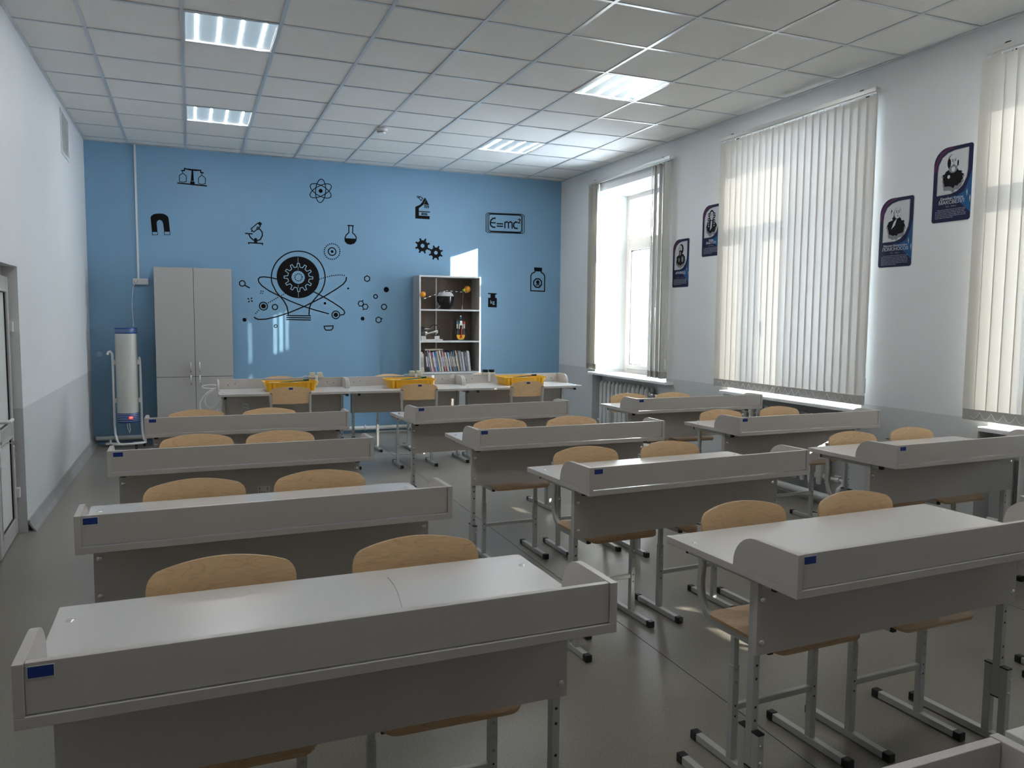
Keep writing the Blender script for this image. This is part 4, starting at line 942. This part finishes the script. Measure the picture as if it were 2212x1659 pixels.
# ================================================================== WALL DECALS
ART = json.loads('''{"bulb":{"bulb_outline":[["L",12.0,0,[[2352,1478],[2357,1560],[2375,1612],[2422,1674],[2466,1726],[2509,1779],[2537,1849],[2546,1889],[2550,1929],[2549,1968],[2543,2007],[2532,2045],[2516,2081],[2497,2114],[2473,2145],[2446,2172],[2415,2195],[2382,2215],[2347,2229],[2310,2240],[2272,2245],[2233,2246],[2195,2242],[2157,2234],[2120,2221],[2085,2203],[2053,2182],[2023,2156],[1996,2128],[1972,2096],[1952,2062],[1937,2026],[1925,1989],[1919,1950],[1916,1911],[1919,1873],[1931,1835],[1971,1751],[2020,1692],[2060,1642],[2093,1574],[2104,1514],[2106,1475]]]],"screw_base":[["L",11.0,0,[[2083,1470],[2375,1469]]],["L",11.0,0,[[2083,1446],[2375,1443]]],["L",11.0,0,[[2082,1422],[2374,1418]]]],"disc":[["G",0,[2229,1932],237.9,146.5]],"gear_outline":[["W2",[2233,1930],169.4,127.0,12,6.8]],"dotted_ring":[["O",12.7,22.1,[[2276,1933],[2275,1921],[2270,1910],[2263,1901],[2254,1894],[2244,1889],[2232,1887],[2221,1888],[2210,1893],[2202,1899],[2195,1908],[2191,1919],[2189,1930],[2191,1942],[2195,1953],[2202,1962],[2212,1970],[2222,1974],[2233,1976],[2245,1975],[2255,1971],[2264,1964],[2271,1955],[2275,1944],[2276,1933]]]],"orbit":[["L",11.7,0,[[1998,1900],[1916,1919],[1835,1927],[1786,1921],[1767,1898],[1773,1864],[1809,1819],[1889,1762],[2020,1696],[2135,1643],[2294,1581],[2429,1539],[2592,1496]]],["L",12.0,0,[[2402,1767],[2474,1731],[2560,1685],[2646,1634],[2732,1578],[2775,1539],[2786,1509],[2771,1488],[2727,1482]]],["L",12.3,0,[[2811,1952],[2805,1908],[2769,1863],[2691,1805],[2534,1706],[2388,1630],[2294,1581],[2108,1501],[1967,1453],[1843,1424],[1762,1420],[1726,1434],[1714,1450]]],["O",12.9,25.8,[[2481,1917],[2545,1938],[2631,1963],[2718,1975],[2779,1973],[2801,1963]]],["O",12.6,25.2,[[2074,1736],[2020,1705],[1954,1665],[1879,1620]]],["O",12.4,24.8,[[1765,1529],[1739,1501],[1718,1472]]]],"electron":[["G",0,[1821,1579],51.5,10.8],["D",0,[1821,1579],27.4],["G",0,[2676,1484],52.4,11.4],["D",0,[2676,1484],28.0],["G",0,[1953,1570],36.0,10.9],["D",0,[2545,1624],15.6]]},"dots":[["open ring",[["G",0,[1958,1342],21.0,8.4]],"small black open ring below the left orbit of bulb emblem"],["dot",[["D",0,[1603,1414],22.2]],"solid black dot at lower left of the bulb emblem"],["dot",[["D",0,[2830,1812],11.4]],"tiny black dot just right of the bulb emblem"],["dot",[["D",0,[3310,1808],33.4]],"large solid black dot right of the hexagons"],["dot",[["D",0,[3007,1440],24.1]],"black dot below the joined hexagons"],["ring",[["G",0,[3172,1719],28.7,10.8]],"smaller black ring between hexagons and large dot"],["ring",[["G",0,[3280,1590],37.9,10.8]],"larger black ring under the large dot"],["hexagon",[["H",[3067,1938],39.1,10.7,6,30]],"single black hexagon outline highest of the hexagons"],["hexagon",[["H",[2986,1627],37.3,9.8,6,0],["H",[3042,1589],37.4,9.8,6,0],["L",9.8,0,[[3006,1659],[3017,1673]]],["L",9.8,0,[[3019,1560],[3010,1545]]]],"pair of joined black hexagon outlines"],["hexagon",[["H",[3209,1426],39.7,9.9,6,30],["L",9.9,0,[[3239,1433],[3259,1445]]]],"black hexagon outline with short tick, lowest of the hexagons"],["target",[["O",13.9,24.7,[[2733,2261],[2731,2244],[2727,2228],[2720,2213],[2710,2199],[2698,2187],[2684,2177],[2669,2169],[2653,2164],[2637,2162],[2620,2163],[2604,2167],[2589,2173],[2576,2182],[2565,2193],[2555,2207],[2548,2221],[2544,2237],[2543,2253],[2545,2270],[2549,2286],[2556,2301],[2566,2315],[2578,2327],[2591,2337],[2606,2345],[2622,2350],[2639,2352],[2655,2351],[2671,2348],[2686,2341],[2699,2333],[2711,2321],[2721,2308],[2727,2293],[2732,2277],[2733,2261]]],["G",0,[2638,2257],51.8,11.2],["D",0,[2638,2257],17.3]],"black ringed dot in a dotted circle above bulb emblem"],["magnifier",[["G",0,[1586,1843],37.5,10.6],["L",12.3,0,[[1616,1820],[1669,1791]]]],"black magnifying glass left of the bulb emblem"],["cross",[["P",0,[[1794,1766],[1806,1759],[1800,1749],[1789,1755]]],["P",0,[[1818,1763],[1827,1758],[1822,1748],[1811,1752]]],["P",0,[[1787,1741],[1799,1736],[1793,1726],[1782,1731]]],["P",0,[[1809,1739],[1822,1734],[1817,1724],[1806,1729]]]],"four tiny black squares beside bulb emblem"],["cross",[["L",11.5,0,[[1643,1670],[1659,1657]]],["L",11.5,0,[[1692,1678],[1681,1662]]],["L",11.5,0,[[1662,1639],[1652,1622]]],["L",11.5,0,[[1682,1646],[1699,1629]]]],"black cross of four strokes under the magnifying glass"],["dish",[["L",11.3,1,[[2532,1344],[2641,1348],[2638,1317],[2616,1296],[2556,1294],[2537,1314]]]],"black outlined dish shape below right of bulb emblem"],["scales",[["P",0,[[906,2968],[1220,2956],[1220,2941],[905,2954]]],["P",0,[[1042,2991],[1089,2989],[1089,2957],[1041,2959]]],["P",0,[[1060,3117],[1077,3117],[1081,2994],[1048,2994]]],["L",11.4,0,[[949,3102],[983,3105],[986,3129],[1049,3115]]],["L",11.5,0,[[1086,3114],[1155,3121],[1158,3096],[1189,3094]]],["P",0,[[983,3132],[1067,3128],[1155,3127],[1155,3117],[1105,3114],[1067,3109],[1030,3114],[983,3123]]],["L",6.4,0,[[965,3101],[965,3075],[1001,3047],[1000,2981],[965,2974],[928,2979],[930,3048],[962,3072]]],["L",6.4,0,[[1169,3093],[1166,3066],[1131,3034],[1130,2971],[1166,2963],[1202,2972],[1205,3036],[1171,3064]]]],"black balance scales symbol with two flasks, upper left"],["atom",[["L",8.4,1,[[2568,2981],[2565,2953],[2559,2927],[2552,2903],[2543,2881],[2533,2864],[2521,2851],[2510,2843],[2498,2840],[2486,2843],[2476,2851],[2466,2864],[2458,2881],[2452,2902],[2449,2926],[2447,2953],[2448,2980],[2451,3007],[2456,3034],[2463,3058],[2472,3079],[2483,3097],[2494,3110],[2506,3118],[2518,3121],[2529,3118],[2540,3110],[2549,3097],[2557,3080],[2563,3059],[2567,3035],[2569,3008]]],["L",8.4,1,[[2534,2929],[2509,2916],[2484,2905],[2460,2898],[2438,2893],[2419,2892],[2402,2895],[2390,2900],[2383,2909],[2380,2920],[2382,2934],[2389,2950],[2401,2966],[2416,2984],[2435,3001],[2457,3017],[2481,3032],[2506,3045],[2531,3056],[2555,3064],[2577,3068],[2597,3069],[2614,3067],[2626,3061],[2633,3053],[2636,3041],[2634,3027],[2627,3012],[2616,2995],[2600,2977],[2580,2960],[2558,2944]]],["L",8.4,1,[[2538,3035],[2561,3022],[2582,3007],[2600,2991],[2615,2975],[2625,2959],[2631,2944],[2632,2931],[2629,2919],[2620,2909],[2608,2903],[2591,2899],[2572,2898],[2549,2901],[2526,2907],[2501,2915],[2477,2926],[2454,2939],[2434,2954],[2416,2970],[2401,2986],[2391,3001],[2385,3016],[2384,3030],[2388,3042],[2396,3051],[2408,3058],[2425,3061],[2444,3062],[2466,3059],[2490,3054],[2514,3046]]],["D",0,[2508,2980],23.8]],"black atom symbol with three orbits, top centre"],["magnet",[["P",0,[[628,2399],[618,2551],[622,2571],[650,2596],[681,2604],[711,2607],[748,2607],[778,2595],[798,2577],[805,2555],[816,2411],[755,2408],[745,2499],[736,2525],[709,2537],[687,2522],[679,2502],[685,2402]]],["L",5.0,1,[[631,2399],[632,2363],[687,2368],[684,2402]]],["L",5.1,1,[[755,2408],[758,2371],[815,2374],[814,2411]]]],"black horseshoe magnet symbol above the tall cabinet"],["microscope",[["L",12.0,0,[[1627,2429],[1713,2427]]],["L",12.1,0,[[1669,2422],[1686,2385],[1718,2356],[1758,2347],[1798,2365],[1822,2412],[1820,2453],[1793,2489]]],["P",0,[[1728,2373],[1745,2382],[1761,2375],[1763,2327],[1724,2329]]],["L",12.1,0,[[1666,2305],[1666,2322],[1821,2320],[1822,2300]]],["L",9.4,1,[[1694,2484],[1774,2557],[1803,2521],[1726,2448]]],["P",0,[[1774,2557],[1795,2575],[1823,2548],[1803,2527]]],["G",0,[1775,2496],18.9,8.1],["L",12.1,0,[[1696,2451],[1709,2465]]]],"black outlined tilted microscope symbol left of the atom"],["flask",[["L",12.7,0,[[2829,2583],[2905,2582]]],["L",11.1,0,[[2845,2576],[2844,2495],[2812,2467],[2796,2429],[2800,2390],[2827,2363],[2867,2357],[2907,2371],[2931,2404],[2935,2444],[2916,2475],[2890,2494],[2894,2578]]],["P",0,[[2794,2426],[2936,2426],[2933,2404],[2907,2368],[2867,2353],[2827,2361],[2800,2387]]]],"black round flask symbol half full of black liquid"],["microscope",[["P",0,[[3687,2861],[3746,2889],[3785,2932],[3802,2925],[3802,2901],[3760,2865],[3734,2848],[3734,2755],[3876,2755],[3876,2714],[3687,2715]]],["P",0,[[3808,2982],[3828,2971],[3802,2912],[3782,2937]]],["P",0,[[3828,2967],[3869,2893],[3801,2896]]],["P",0,[[3801,2887],[3869,2885],[3866,2872],[3804,2873]]],["D",0,[3814,2861],8.4],["D",0,[3837,2859],8.4],["D",0,[3859,2862],8.4],["L",10.0,0,[[3734,2807],[3880,2806]]],["L",6.7,1,[[3773,2790],[3837,2787],[3842,2767],[3770,2768]]],["D",0,[3785,2777],6.7],["D",0,[3806,2777],6.7],["D",0,[3826,2776],6.7],["L",8.3,1,[[3734,2978],[3751,2995],[3785,2973],[3763,2942]]],["L",6.6,1,[[3709,2984],[3717,2998],[3734,2991],[3726,2975]]]],"black solid microscope symbol above the gears"],["gear",[["W",0,[3782,2375],100.6,70.4,25.2,8]],"larger black gear symbol, the upper left one of two"],["gear",[["W",0,[3959,2294],96.6,67.8,23.7,8]],"black gear symbol, the lower right one of two"],["bottle",[["P",0,[[5342,2152],[5461,2150],[5458,2112],[5344,2112]]],["L",12.8,1,[[5356,2107],[5352,2089],[5314,2071],[5295,2040],[5296,1836],[5500,1833],[5501,2037],[5482,2068],[5448,2089],[5448,2106]]],["H",[5396,1942],66.2,14.7,8,22.5],["D",0,[5398,1954],25.7],["L",7.3,0,[[5368,1925],[5431,1909]]],["L",7.3,0,[[5368,1908],[5431,1930]]],["L",9.2,0,[[5387,1933],[5412,1933]]]],"black poison bottle symbol with skull near right corner"],["weight",[["P",0,[[4679,1794],[4804,1791],[4803,1776],[4782,1775],[4781,1731],[4805,1729],[4804,1603],[4680,1607],[4681,1730],[4714,1731],[4714,1777],[4679,1778]]]],"black kilogram weight symbol lettered kg right of bookcase"],["formula",[["L",7.0,1,[[4666,2841],[5157,2850],[5189,2832],[5191,2617],[5169,2597],[4668,2585],[4642,2604],[4643,2818]]],["L",7.0,1,[[4685,2832],[5138,2841],[5165,2825],[5165,2624],[5141,2604],[4686,2597],[4659,2616],[4661,2810]]],["L",8.8,1,[[4706,2826],[5123,2835],[5151,2817],[5152,2632],[5129,2612],[4708,2607],[4680,2626],[4683,2808]]],["L",15.9,0,[[4780,2780],[4740,2773],[4712,2746],[4704,2711],[4713,2678],[4741,2659],[4777,2659]]],["L",14.1,0,[[4707,2717],[4780,2717]]],["L",14.1,0,[[4795,2708],[4886,2709]]],["L",14.1,0,[[4795,2676],[4886,2677]]],["L",14.2,0,[[4911,2739],[4912,2651]]],["L",14.2,0,[[4911,2722],[4937,2741],[4960,2728],[4964,2654]]],["L",14.2,0,[[4963,2725],[4989,2744],[5012,2731],[5016,2653]]],["L",16.1,0,[[5094,2739],[5064,2744],[5038,2721],[5035,2686],[5054,2661],[5095,2660]]],["L",10.8,0,[[5103,2772],[5116,2785],[5133,2775],[5128,2758],[5103,2733],[5137,2733]]]],"black framed E=mc2 formula sign on blue wall"]]}''')
TH = .0014
def stroke(m, pts, w, closed, lift=0, y1=None):
    p = [Vector((a/1000, b/1000)) for a, b in pts]; n = len(p); h = w*1.18/2000; lf, rg = [], []
    for i in range(n):
        if closed: a, b = p[i-1], p[(i+1) % n]
        else: a, b = p[max(i-1, 0)], p[min(i+1, n-1)]
        d1 = (p[i]-a).normalized() if (p[i]-a).length > 0 else (b-p[i]).normalized(); d2 = (b-p[i]).normalized() if (b-p[i]).length > 0 else d1
        n1 = Vector((-d1.y, d1.x)); n2 = Vector((-d2.y, d2.x)); mm = n1+n2
        if mm.length < .3: mm = n1
        mm.normalize(); k = h/max(.5, mm.dot(n1))
        lf.append(p[i]+mm*k); rg.append(p[i]-mm*k)
    y = YB-TH-lift; yb = YB-.0002
    vs = []
    for l, r in zip(lf, rg): vs += [(l.x, y, l.y), (r.x, y, r.y), (l.x, yb, l.y), (r.x, yb, r.y)]
    fs = []; R_ = range(n if closed else n-1)
    for i in R_:
        a, b = i*4, ((i+1) % n)*4
        fs += [(a, b, b+1, a+1), (a, a+2, b+2, b), (a+1, b+1, b+3, a+3)]
    if not closed: fs += [(0, 1, 3, 2), (4*n-4, 4*n-2, 4*n-1, 4*n-3)]
    m.add(vs, fs)
def poly(m, pts, lift=0): m.prism([(a, b) for a, b in pts], 'y', YB-TH-lift, YB-.0002)
def prim(m, s):
    k = s[0]
    if k == 'L': stroke(m, s[3], s[1], s[2], random.uniform(0, .0002))
    elif k == 'P': poly(m, [(a/1000, b/1000) for a, b in s[2]])
    elif k == 'D': poly(m, [(s[2][0]/1000+s[3]/1000*math.cos(i/28*2*PI), s[2][1]/1000+s[3]/1000*math.sin(i/28*2*PI)) for i in range(28)], .0003)
    elif k == 'G':
        R_, w_ = s[3], s[4]; rm = R_-w_/2
        stroke(m, [(s[2][0]+rm*math.cos(i/48*2*PI), s[2][1]+rm*math.sin(i/48*2*PI)) for i in range(48)], w_, 1, .0001)
    elif k == 'H':
        stroke(m, [(s[1][0]+s[2]*.93*math.cos(math.radians(s[5])+i/s[4]*2*PI), s[1][1]+s[2]*.93*math.sin(math.radians(s[5])+i/s[4]*2*PI)) for i in range(s[4])], s[3], 1)
    elif k == 'O':
        p = [Vector(q) for q in s[3]]; d = 0; acc = 0
        for a, b in zip(p[:-1], p[1:]):
            L_ = (b-a).length
            while acc <= L_:
                c = a.lerp(b, acc/L_); t = (b-a).normalized()*s[1]*.5; n_ = Vector((-t.y, t.x))
                poly(m, [((c+t+n_).x/1000, (c+t+n_).y/1000), ((c+t-n_).x/1000, (c+t-n_).y/1000), ((c-t-n_).x/1000, (c-t-n_).y/1000), ((c-t+n_).x/1000, (c-t+n_).y/1000)]); acc += s[2]
            acc -= L_
    elif k == 'W':
        n = s[6]; cx, cz = s[2]; out = []; inn = []
        for i in range(n*8):
            f = (i % 8)/8; r = s[3] if f < .375 else s[4]; a = (i+.5)/(n*8)*2*PI+.2
            if i % 8 in (0, 2): r = s[3]*.99
            out.append((cx+r*math.cos(a), cz+r*math.sin(a))); inn.append((cx+s[5]*math.cos(a), cz+s[5]*math.sin(a)))
        N = len(out); vs = []
        for (a, b), (c, d) in zip(out, inn): vs += [(a/1000, YB-TH, b/1000), (c/1000, YB-TH, d/1000), (a/1000, YB-.0002, b/1000), (c/1000, YB-.0002, d/1000)]
        fs = []
        for i in range(N):
            a, b = 4*i, 4*((i+1) % N); fs += [(a, b, b+1, a+1), (a, a+2, b+2, b), (a+1, b+1, b+3, a+3)]
        m.add(vs, fs)
    elif k == 'W2':
        n = s[4]; cx, cz = s[1]; pts = []
        for i in range(n):
            a0 = PI/2+i/n*2*PI; da = 2*PI/n
            for f, r in ((-.26, s[3]), (-.14, s[2]), (.14, s[2]), (.26, s[3])): pts.append((cx+r*math.cos(a0+f*da), cz+r*math.sin(a0+f*da)))
        stroke(m, pts, s[5], 1, .0006)
E_ = empty('wall_decal', (0, 0, 0), label='large black light bulb emblem with gear disc and orbits, centre of the blue wall', cat='wall decal')
for part, pr in ART['bulb'].items():
    if part in ('orbit', 'electron'):
        for s in pr:
            m = MB(); prim(m, s); m.build(part, 'ink', E_)
    else:
        m = MB()
        for s in pr: prim(m, s)
        m.build(part, 'lightvinyl' if part == 'gear_outline' else 'ink', E_)
c = ART['bulb']['disc'][0][2]; R_ = ART['bulb']['disc'][0][3]
m = MB()
for z0, z1 in ((c[1]+R_*.38, c[1]+R_*.53), (c[1]+R_*.71, c[1]+R_), (c[1]-R_, c[1]-R_*.71), (c[1]-R_*.53, c[1]-R_*.38)): m.box(c[0]/1000-.002, c[0]/1000+.002, YB-TH-.0008, YB-TH, z0/1000, z1/1000)
m.build('seam_line', 'lightvinyl', E_)
for nm, pr, lab in ART['dots']:
    m = MB()
    for s in pr: prim(m, s)
    if lab.startswith('black framed') or lab.startswith('black kilo'):
        t = empty('wall_decal', (0, 0, 0), label=lab, cat='wall decal'); m.build('outline' if 'framed' in lab else 'weight_shape', 'ink', t)
        if 'kg' in lab: text_mesh('lettering', 'kg', .070, (4.742, YB-TH-.0004, 1.652), (PI/2, 0, 0), 'lightvinyl', t)
    else: tag(m.build('wall_decal', 'ink'), lab, 'wall decal')
for o in list(COL.objects):
    if o.get('category') == 'wall decal': o['group'] = 'black science decals on the blue wall'

# ================================================================== PORTRAIT POSTERS
def poster(y0, z0, name, first, dates, kind, lab, rows):
    """y0: far edge, z0: bottom, seen from the room left to right is -y"""
    w_, h_ = .297, .50
    P = empty('portrait_poster', (XR-.002, y0, z0), -PI/2, label=lab, cat='poster', group='blue portrait posters between the windows')
    def out(i):
        r = .11; q = .022
        return [(w_-q+(q-i)*math.cos(a), h_-q+(q-i)*math.sin(a)) for a in [PI/2*k/4 for k in range(5)]]+[(r+(r-i)*math.cos(a), h_-r+(r-i)*math.sin(a)) for a in [PI/2+PI/2*k/10 for k in range(11)]]+[(q-(q-i)*math.sin(a), q-(q-i)*math.cos(a)) for a in [PI/2-PI/2*k/4 for k in range(5)]]+[(w_-q+(q-i)*math.sin(a), q-(q-i)*math.cos(a)) for a in [PI/2*k/4 for k in range(5)]]
    MB().prism(out(0), 'y', -.0004, .002).build('sheet', 'pale', P)
    MB().prism(out(.004), 'y', -.0009, -.0003).build('navy_field', 'navy', P)
    def L(pts, m, y, nm): return MB().prism(pts, 'y', -y-.0004, -y+.0001).build(nm, m, P)
    L([(.005, .34), (.018, .41), (.055, .468), (.105, .488), (.15, .494), (.15, .484), (.11, .477), (.066, .455), (.034, .40), (.022, .34)], 'purple', .0010, 'purple_arc')
    L([(.293, .05), (.293, .33), (.272, .26), (.24, .19), (.18, .165), (.14, .172), (.19, .14), (.25, .09)], 'azure', .0010, 'blue_glow')
    for x, z in ((.262, .205), (.285, .165)): L([(x, z), (x+.004, z-.02), (x+.001, z-.05), (x-.003, z-.02)], 'pale', .0013, 'light_streak')
    lf = [(.040, .188), (.14, .190), (.185, .203), (.225, .235), (.250, .285), (.256, .33), (.256, .468), (.16, .466), (.11, .455), (.07, .43), (.046, .385), (.040, .34)]
    ln = [(.5*(a[0]-.15)*1.0+.15+.5*(a[0]-.15), a[1]) for a in lf]
    L([(.15+(x-.15)*1.045, .33+(z-.33)*1.03) for x, z in lf], 'pale', .0011, 'picture_rim')
    L([(.15+(x-.15)*1.02, .33+(z-.33)*1.012) for x, z in lf], 'greyink', .0014, 'picture_line')
    L(lf, 'pale', .0017, 'picture_field')
    cx = .150; dk, gr, pl = 'ink', 'greyink', 'pale'
    rng = random.Random(len(name))
    def ell(x, z, a, b, m, y, nm, n=20, a0=0, a1=2*PI): return L([(x+a*math.cos(a0+(a1-a0)*i/n), z+b*math.sin(a0+(a1-a0)*i/n)) for i in range(n)], m, y, nm)
    bust = []
    for k in range(30):
        a = 2*PI*k/30; r = 1+.13*rng.uniform(-1, 1); bust.append((cx+.078*r*math.cos(a), .290+.062*r*math.sin(a)))
    L([(cx+(x-cx)*1.08, .276+(z-.290)*1.25) for x, z in bust], gr, .0019, 'bust_wash'); L(bust, dk, .0022, 'bust')
    hz = .392
    def feat(x, z, k=1.0):
        for dx in (-.010, .010):
            ell(x+dx, z+.006, .0058*k, .0030*k, dk, .0036, 'eye', 10); L([(x+dx-.008, z+.013), (x+dx+.008, z+.014), (x+dx+.006, z+.018), (x+dx-.006, z+.017)], dk, .0036, 'brow')
        L([(x-.001, z+.006), (x+.004, z-.009), (x-.004, z-.009)], gr, .0036, 'nose'); L([(x-.009, z-.018), (x+.009, z-.018), (x+.005, z-.0225), (x-.005, z-.0225)], dk, .0038, 'mouth')
    if kind == 'bald':
        ell(cx-.002, hz, .041, .056, dk, .0025, 'head_outline'); ell(cx+.003, hz+.006, .036, .050, pl, .0028, 'face'); ell(cx-.028, hz-.004, .012, .030, dk, .0030, 'hair'); ell(cx+.037, hz-.010, .006, .020, dk, .0030, 'hair')  # dark printed outline behind the bald head
        ell(cx+.002, hz-.044, .031, .026, gr, .0031, 'beard'); ell(cx+.004, hz-.046, .014, .016, pl, .0033, 'beard_light'); ell(cx-.028, .300, .010, .012, pl, .0030, 'hand'); feat(cx+.006, hz+.002)
    elif kind == 'wig_short':
        ell(cx-.006, hz-.004, .044, .054, dk, .0025, 'hair'); ell(cx-.006, hz+.026, .036, .028, pl, .0026, 'wig'); ell(cx-.036, hz-.014, .012, .024, pl, .0026, 'curl')
        ell(cx+.008, hz-.006, .030, .040, gr, .0027, 'face_edge'); ell(cx+.010, hz-.006, .027, .038, pl, .0028, 'face'); L([(cx-.020, .325), (cx+.006, .348), (cx-.010, .300), (cx-.040, .275)], pl, .0030, 'scarf'); feat(cx+.012, hz-.006)
    elif kind == 'wig_long':
        ell(cx, hz, .040, .056, dk, .0025, 'hair')
        for dx in (-.044, .042):
            for q in range(6): ell(cx+dx+.004*math.sin(q*2.1), hz+.014-.022*q, .016, .015, dk, .0024, 'curl'); ell(cx+dx, hz+.012-.022*q, .008, .006, pl, .0027, 'curl_light')
        ell(cx+.002, hz-.002, .025, .041, pl, .0029, 'face'); L([(cx-.010, .342), (cx+.012, .342), (cx+.008, .280), (cx-.020, .250)], pl, .0030, 'cravat'); feat(cx+.003, hz)
    else:
        ell(cx+.004, hz, .042, .054, dk, .0025, 'hair'); ell(cx-.006, hz+.004, .026, .038, pl, .0028, 'face'); ell(cx-.006, hz-.040, .028, .034, dk, .0030, 'beard'); ell(cx-.010, hz-.042, .013, .022, gr, .0033, 'beard_light')
        ell(cx+.03, .290, .018, .030, gr, .0028, 'sleeve'); ell(cx-.030, .285, .012, .022, gr, .0028, 'fold'); feat(cx-.006, hz+.004, .9)
    R_ = (PI/2, 0, 0)
    if first: text_mesh('lettering', first, .024 if len(first) < 14 else .0215, (.150, -.0014, .150), R_, 'pale', P)
    text_mesh('lettering', name, .034 if len(name) > 7 else .036, (.150, -.0014, .121 if first else .140), R_, 'pale', P)
    text_mesh('lettering', dates, .0135, (.150, -.0014, .100), R_, 'lightpurple', P)
    m = MB()
    for q in range(rows):
        z = .083-.0105*q; x = .030 if q else .045; xe = .262 if q < rows-1 else .17
        while x < xe-.008:
            l = rng.uniform(.010, .034); l = min(l, xe-x); m.box(x, x+l, -.0016, -.0010, z, z+.0042); x += l+.004
    m.build('small_print', 'greytext', P)
M['lightpurple'] = mat('mauve_print', (.22, .16, .24), .4); M['greytext'] = mat('grey_text_print', (.20, .21, .25), .4)
poster(7.168, 1.795, 'АРХИМЕД', '', '287 до н.э. - 212 до н.э.', 'beard', 'lowest and farthest navy portrait poster, bearded man in a cloak', 6)
poster(6.660, 2.080, 'НЬЮТОН', 'Исаак', '1642 - 1727 гг.', 'wig_long', 'navy portrait poster touching the middle blind, man with long curly hair', 6)
poster(4.463, 1.852, 'ЛОМОНОСОВ', 'Михаил Васильевич', '1711 - 1765 гг.', 'wig_short', 'lower navy portrait poster right of the middle window, man in a short wig', 7)
poster(4.023, 2.128, 'МАКСВЕЛЛ', 'Джеймс Клерк', '1831 - 1879 гг.', 'bald', 'highest navy portrait poster beside the nearest window, bald bearded man', 6)

# ================================================================== OUTSIDE
o = MB().box(XE+.02, 900, -300, 1200, -1.3, -1.2).build('snow_ground', 'snow'); tag(o, kind='structure')
m = MB(); N = 60; vs = []; rr = random.Random(3)
for i in range(N+1):
    a = math.radians(-20+140*i/N); h = 46+26*math.sin(i*.55)+14*math.sin(i*1.7+1)+rr.uniform(-5, 5)
    for (d_, z) in ((520, -1.2), (600, h*.55), (700, h), (800, h*.5), (860, -1.2)): vs.append((d_*math.cos(a), d_*math.sin(a), z))
m.add(vs, [(i*5+k, i*5+k+1, (i+1)*5+k+1, (i+1)*5+k) for i in range(N) for k in range(4)])
tag(m.build('mountain_ridge', 'hill', smooth='auto'), 'pale snowy mountain ridge seen through the far window', 'mountain')
def dirp(y, d_): # world point seen through the far window's uncovered pane
    v = Vector((6.1-1.018, y, 0)).normalized(); return Vector((1.018, 0, 0))+v*d_
def tree(p, h, lab):
    t = empty('bare_tree', (p.x, p.y, -1.2), label=lab, cat='tree', group='bare trees outside the far window')
    MB().tube([(0, 0, 0), (.1, 0, h*.4), (0, .1, h)], [h*.03, h*.02, h*.004], 6).build('trunk', 'bark', t)
    r_ = random.Random(int(h*100)); m = MB()
    for k in range(26):
        z = h*r_.uniform(.22, .92); a = r_.uniform(0, 2*PI); l = (h-z)*.45+.3
        p1 = Vector((l*.6*math.cos(a), l*.6*math.sin(a), z+l*.5)); p2 = Vector((l*math.cos(a+.2), l*math.sin(a+.2), z+l*1.0))
        m.tube([(0, 0, z), p1, p2], [h*.010, h*.006, h*.002], 4)
        m.tube([p1, p1+Vector((l*.3*math.cos(a+1), l*.3*math.sin(a+1), l*.4))], [h*.005, h*.002], 4)
    m.build('branches', 'bark', t)
tl = [(8.15, 60, 6.5), (8.40, 54, 5.6), (8.02, 72, 7.0), (7.9, 62, 6.2), (8.45, 80, 6.6), (7.75, 76, 6.9)]
wd = ['second tree in the row outside the far window', 'slim bare tree outside, low beside the window frame', 'bare tree outside right of the pylon', 'bare tree farther right outside, behind the blind edge', 'smallest far bare tree outside, next to the frame', 'rightmost bare tree outside behind the gathered slats']
for (y, d_, h), lb in zip(tl, wd): tree(dirp(y, d_), h, lb)
p = dirp(8.20, 190); t = empty('power_pylon', (p.x, p.y, -1.2), label='faint lattice power pylon in the distance through the far window', cat='pylon')
m = MB()
for sx, sy in ((1, 1), (1, -1), (-1, 1), (-1, -1)): m.tube([(sx*2, sy*2, 0), (sx*.5, sy*.5, 20), (0, 0, 29)], .16, 4)
m.build('mast', 'bark', t)
m = MB()
for z in range(0, 20, 3):
    r0, r1 = 2-z*.075, 2-(z+3)*.075
    for s_ in (1, -1): m.tube([(-r0, s_*r0, z), (r1, s_*r1, z+3)], .09, 4).tube([(s_*r0, -r0, z), (s_*r1, r1, z+3)], .09, 4)
m.build('lattice', 'bark', t)
m = MB()
for z, l in ((18, 5), (22, 4.2), (26, 3)): m.tube([(-l*.7, -l, z), (0, 0, z+.6), (l*.7, l, z)], .14, 4)
m.build('cross_arm', 'bark', t)
p = dirp(8.25, 110); t = empty('distant_house', (p.x, p.y, -1.2), math.radians(35), label='low pale building on the snow outside the far window', cat='building')
MB().box(-5, 5, -3, 3, 0, 2.6).build('wall', 'farwall', t); MB().prism([(-3.4, 2.6), (3.4, 2.6), (0, 4.3)], 'x', -5.3, 5.3).build('roof', 'snow', t)
for x in (-3, 0, 3): MB().box(x-.6, x+.6, -3.05, -2.98, .9, 1.9).build('window', 'bark', t)
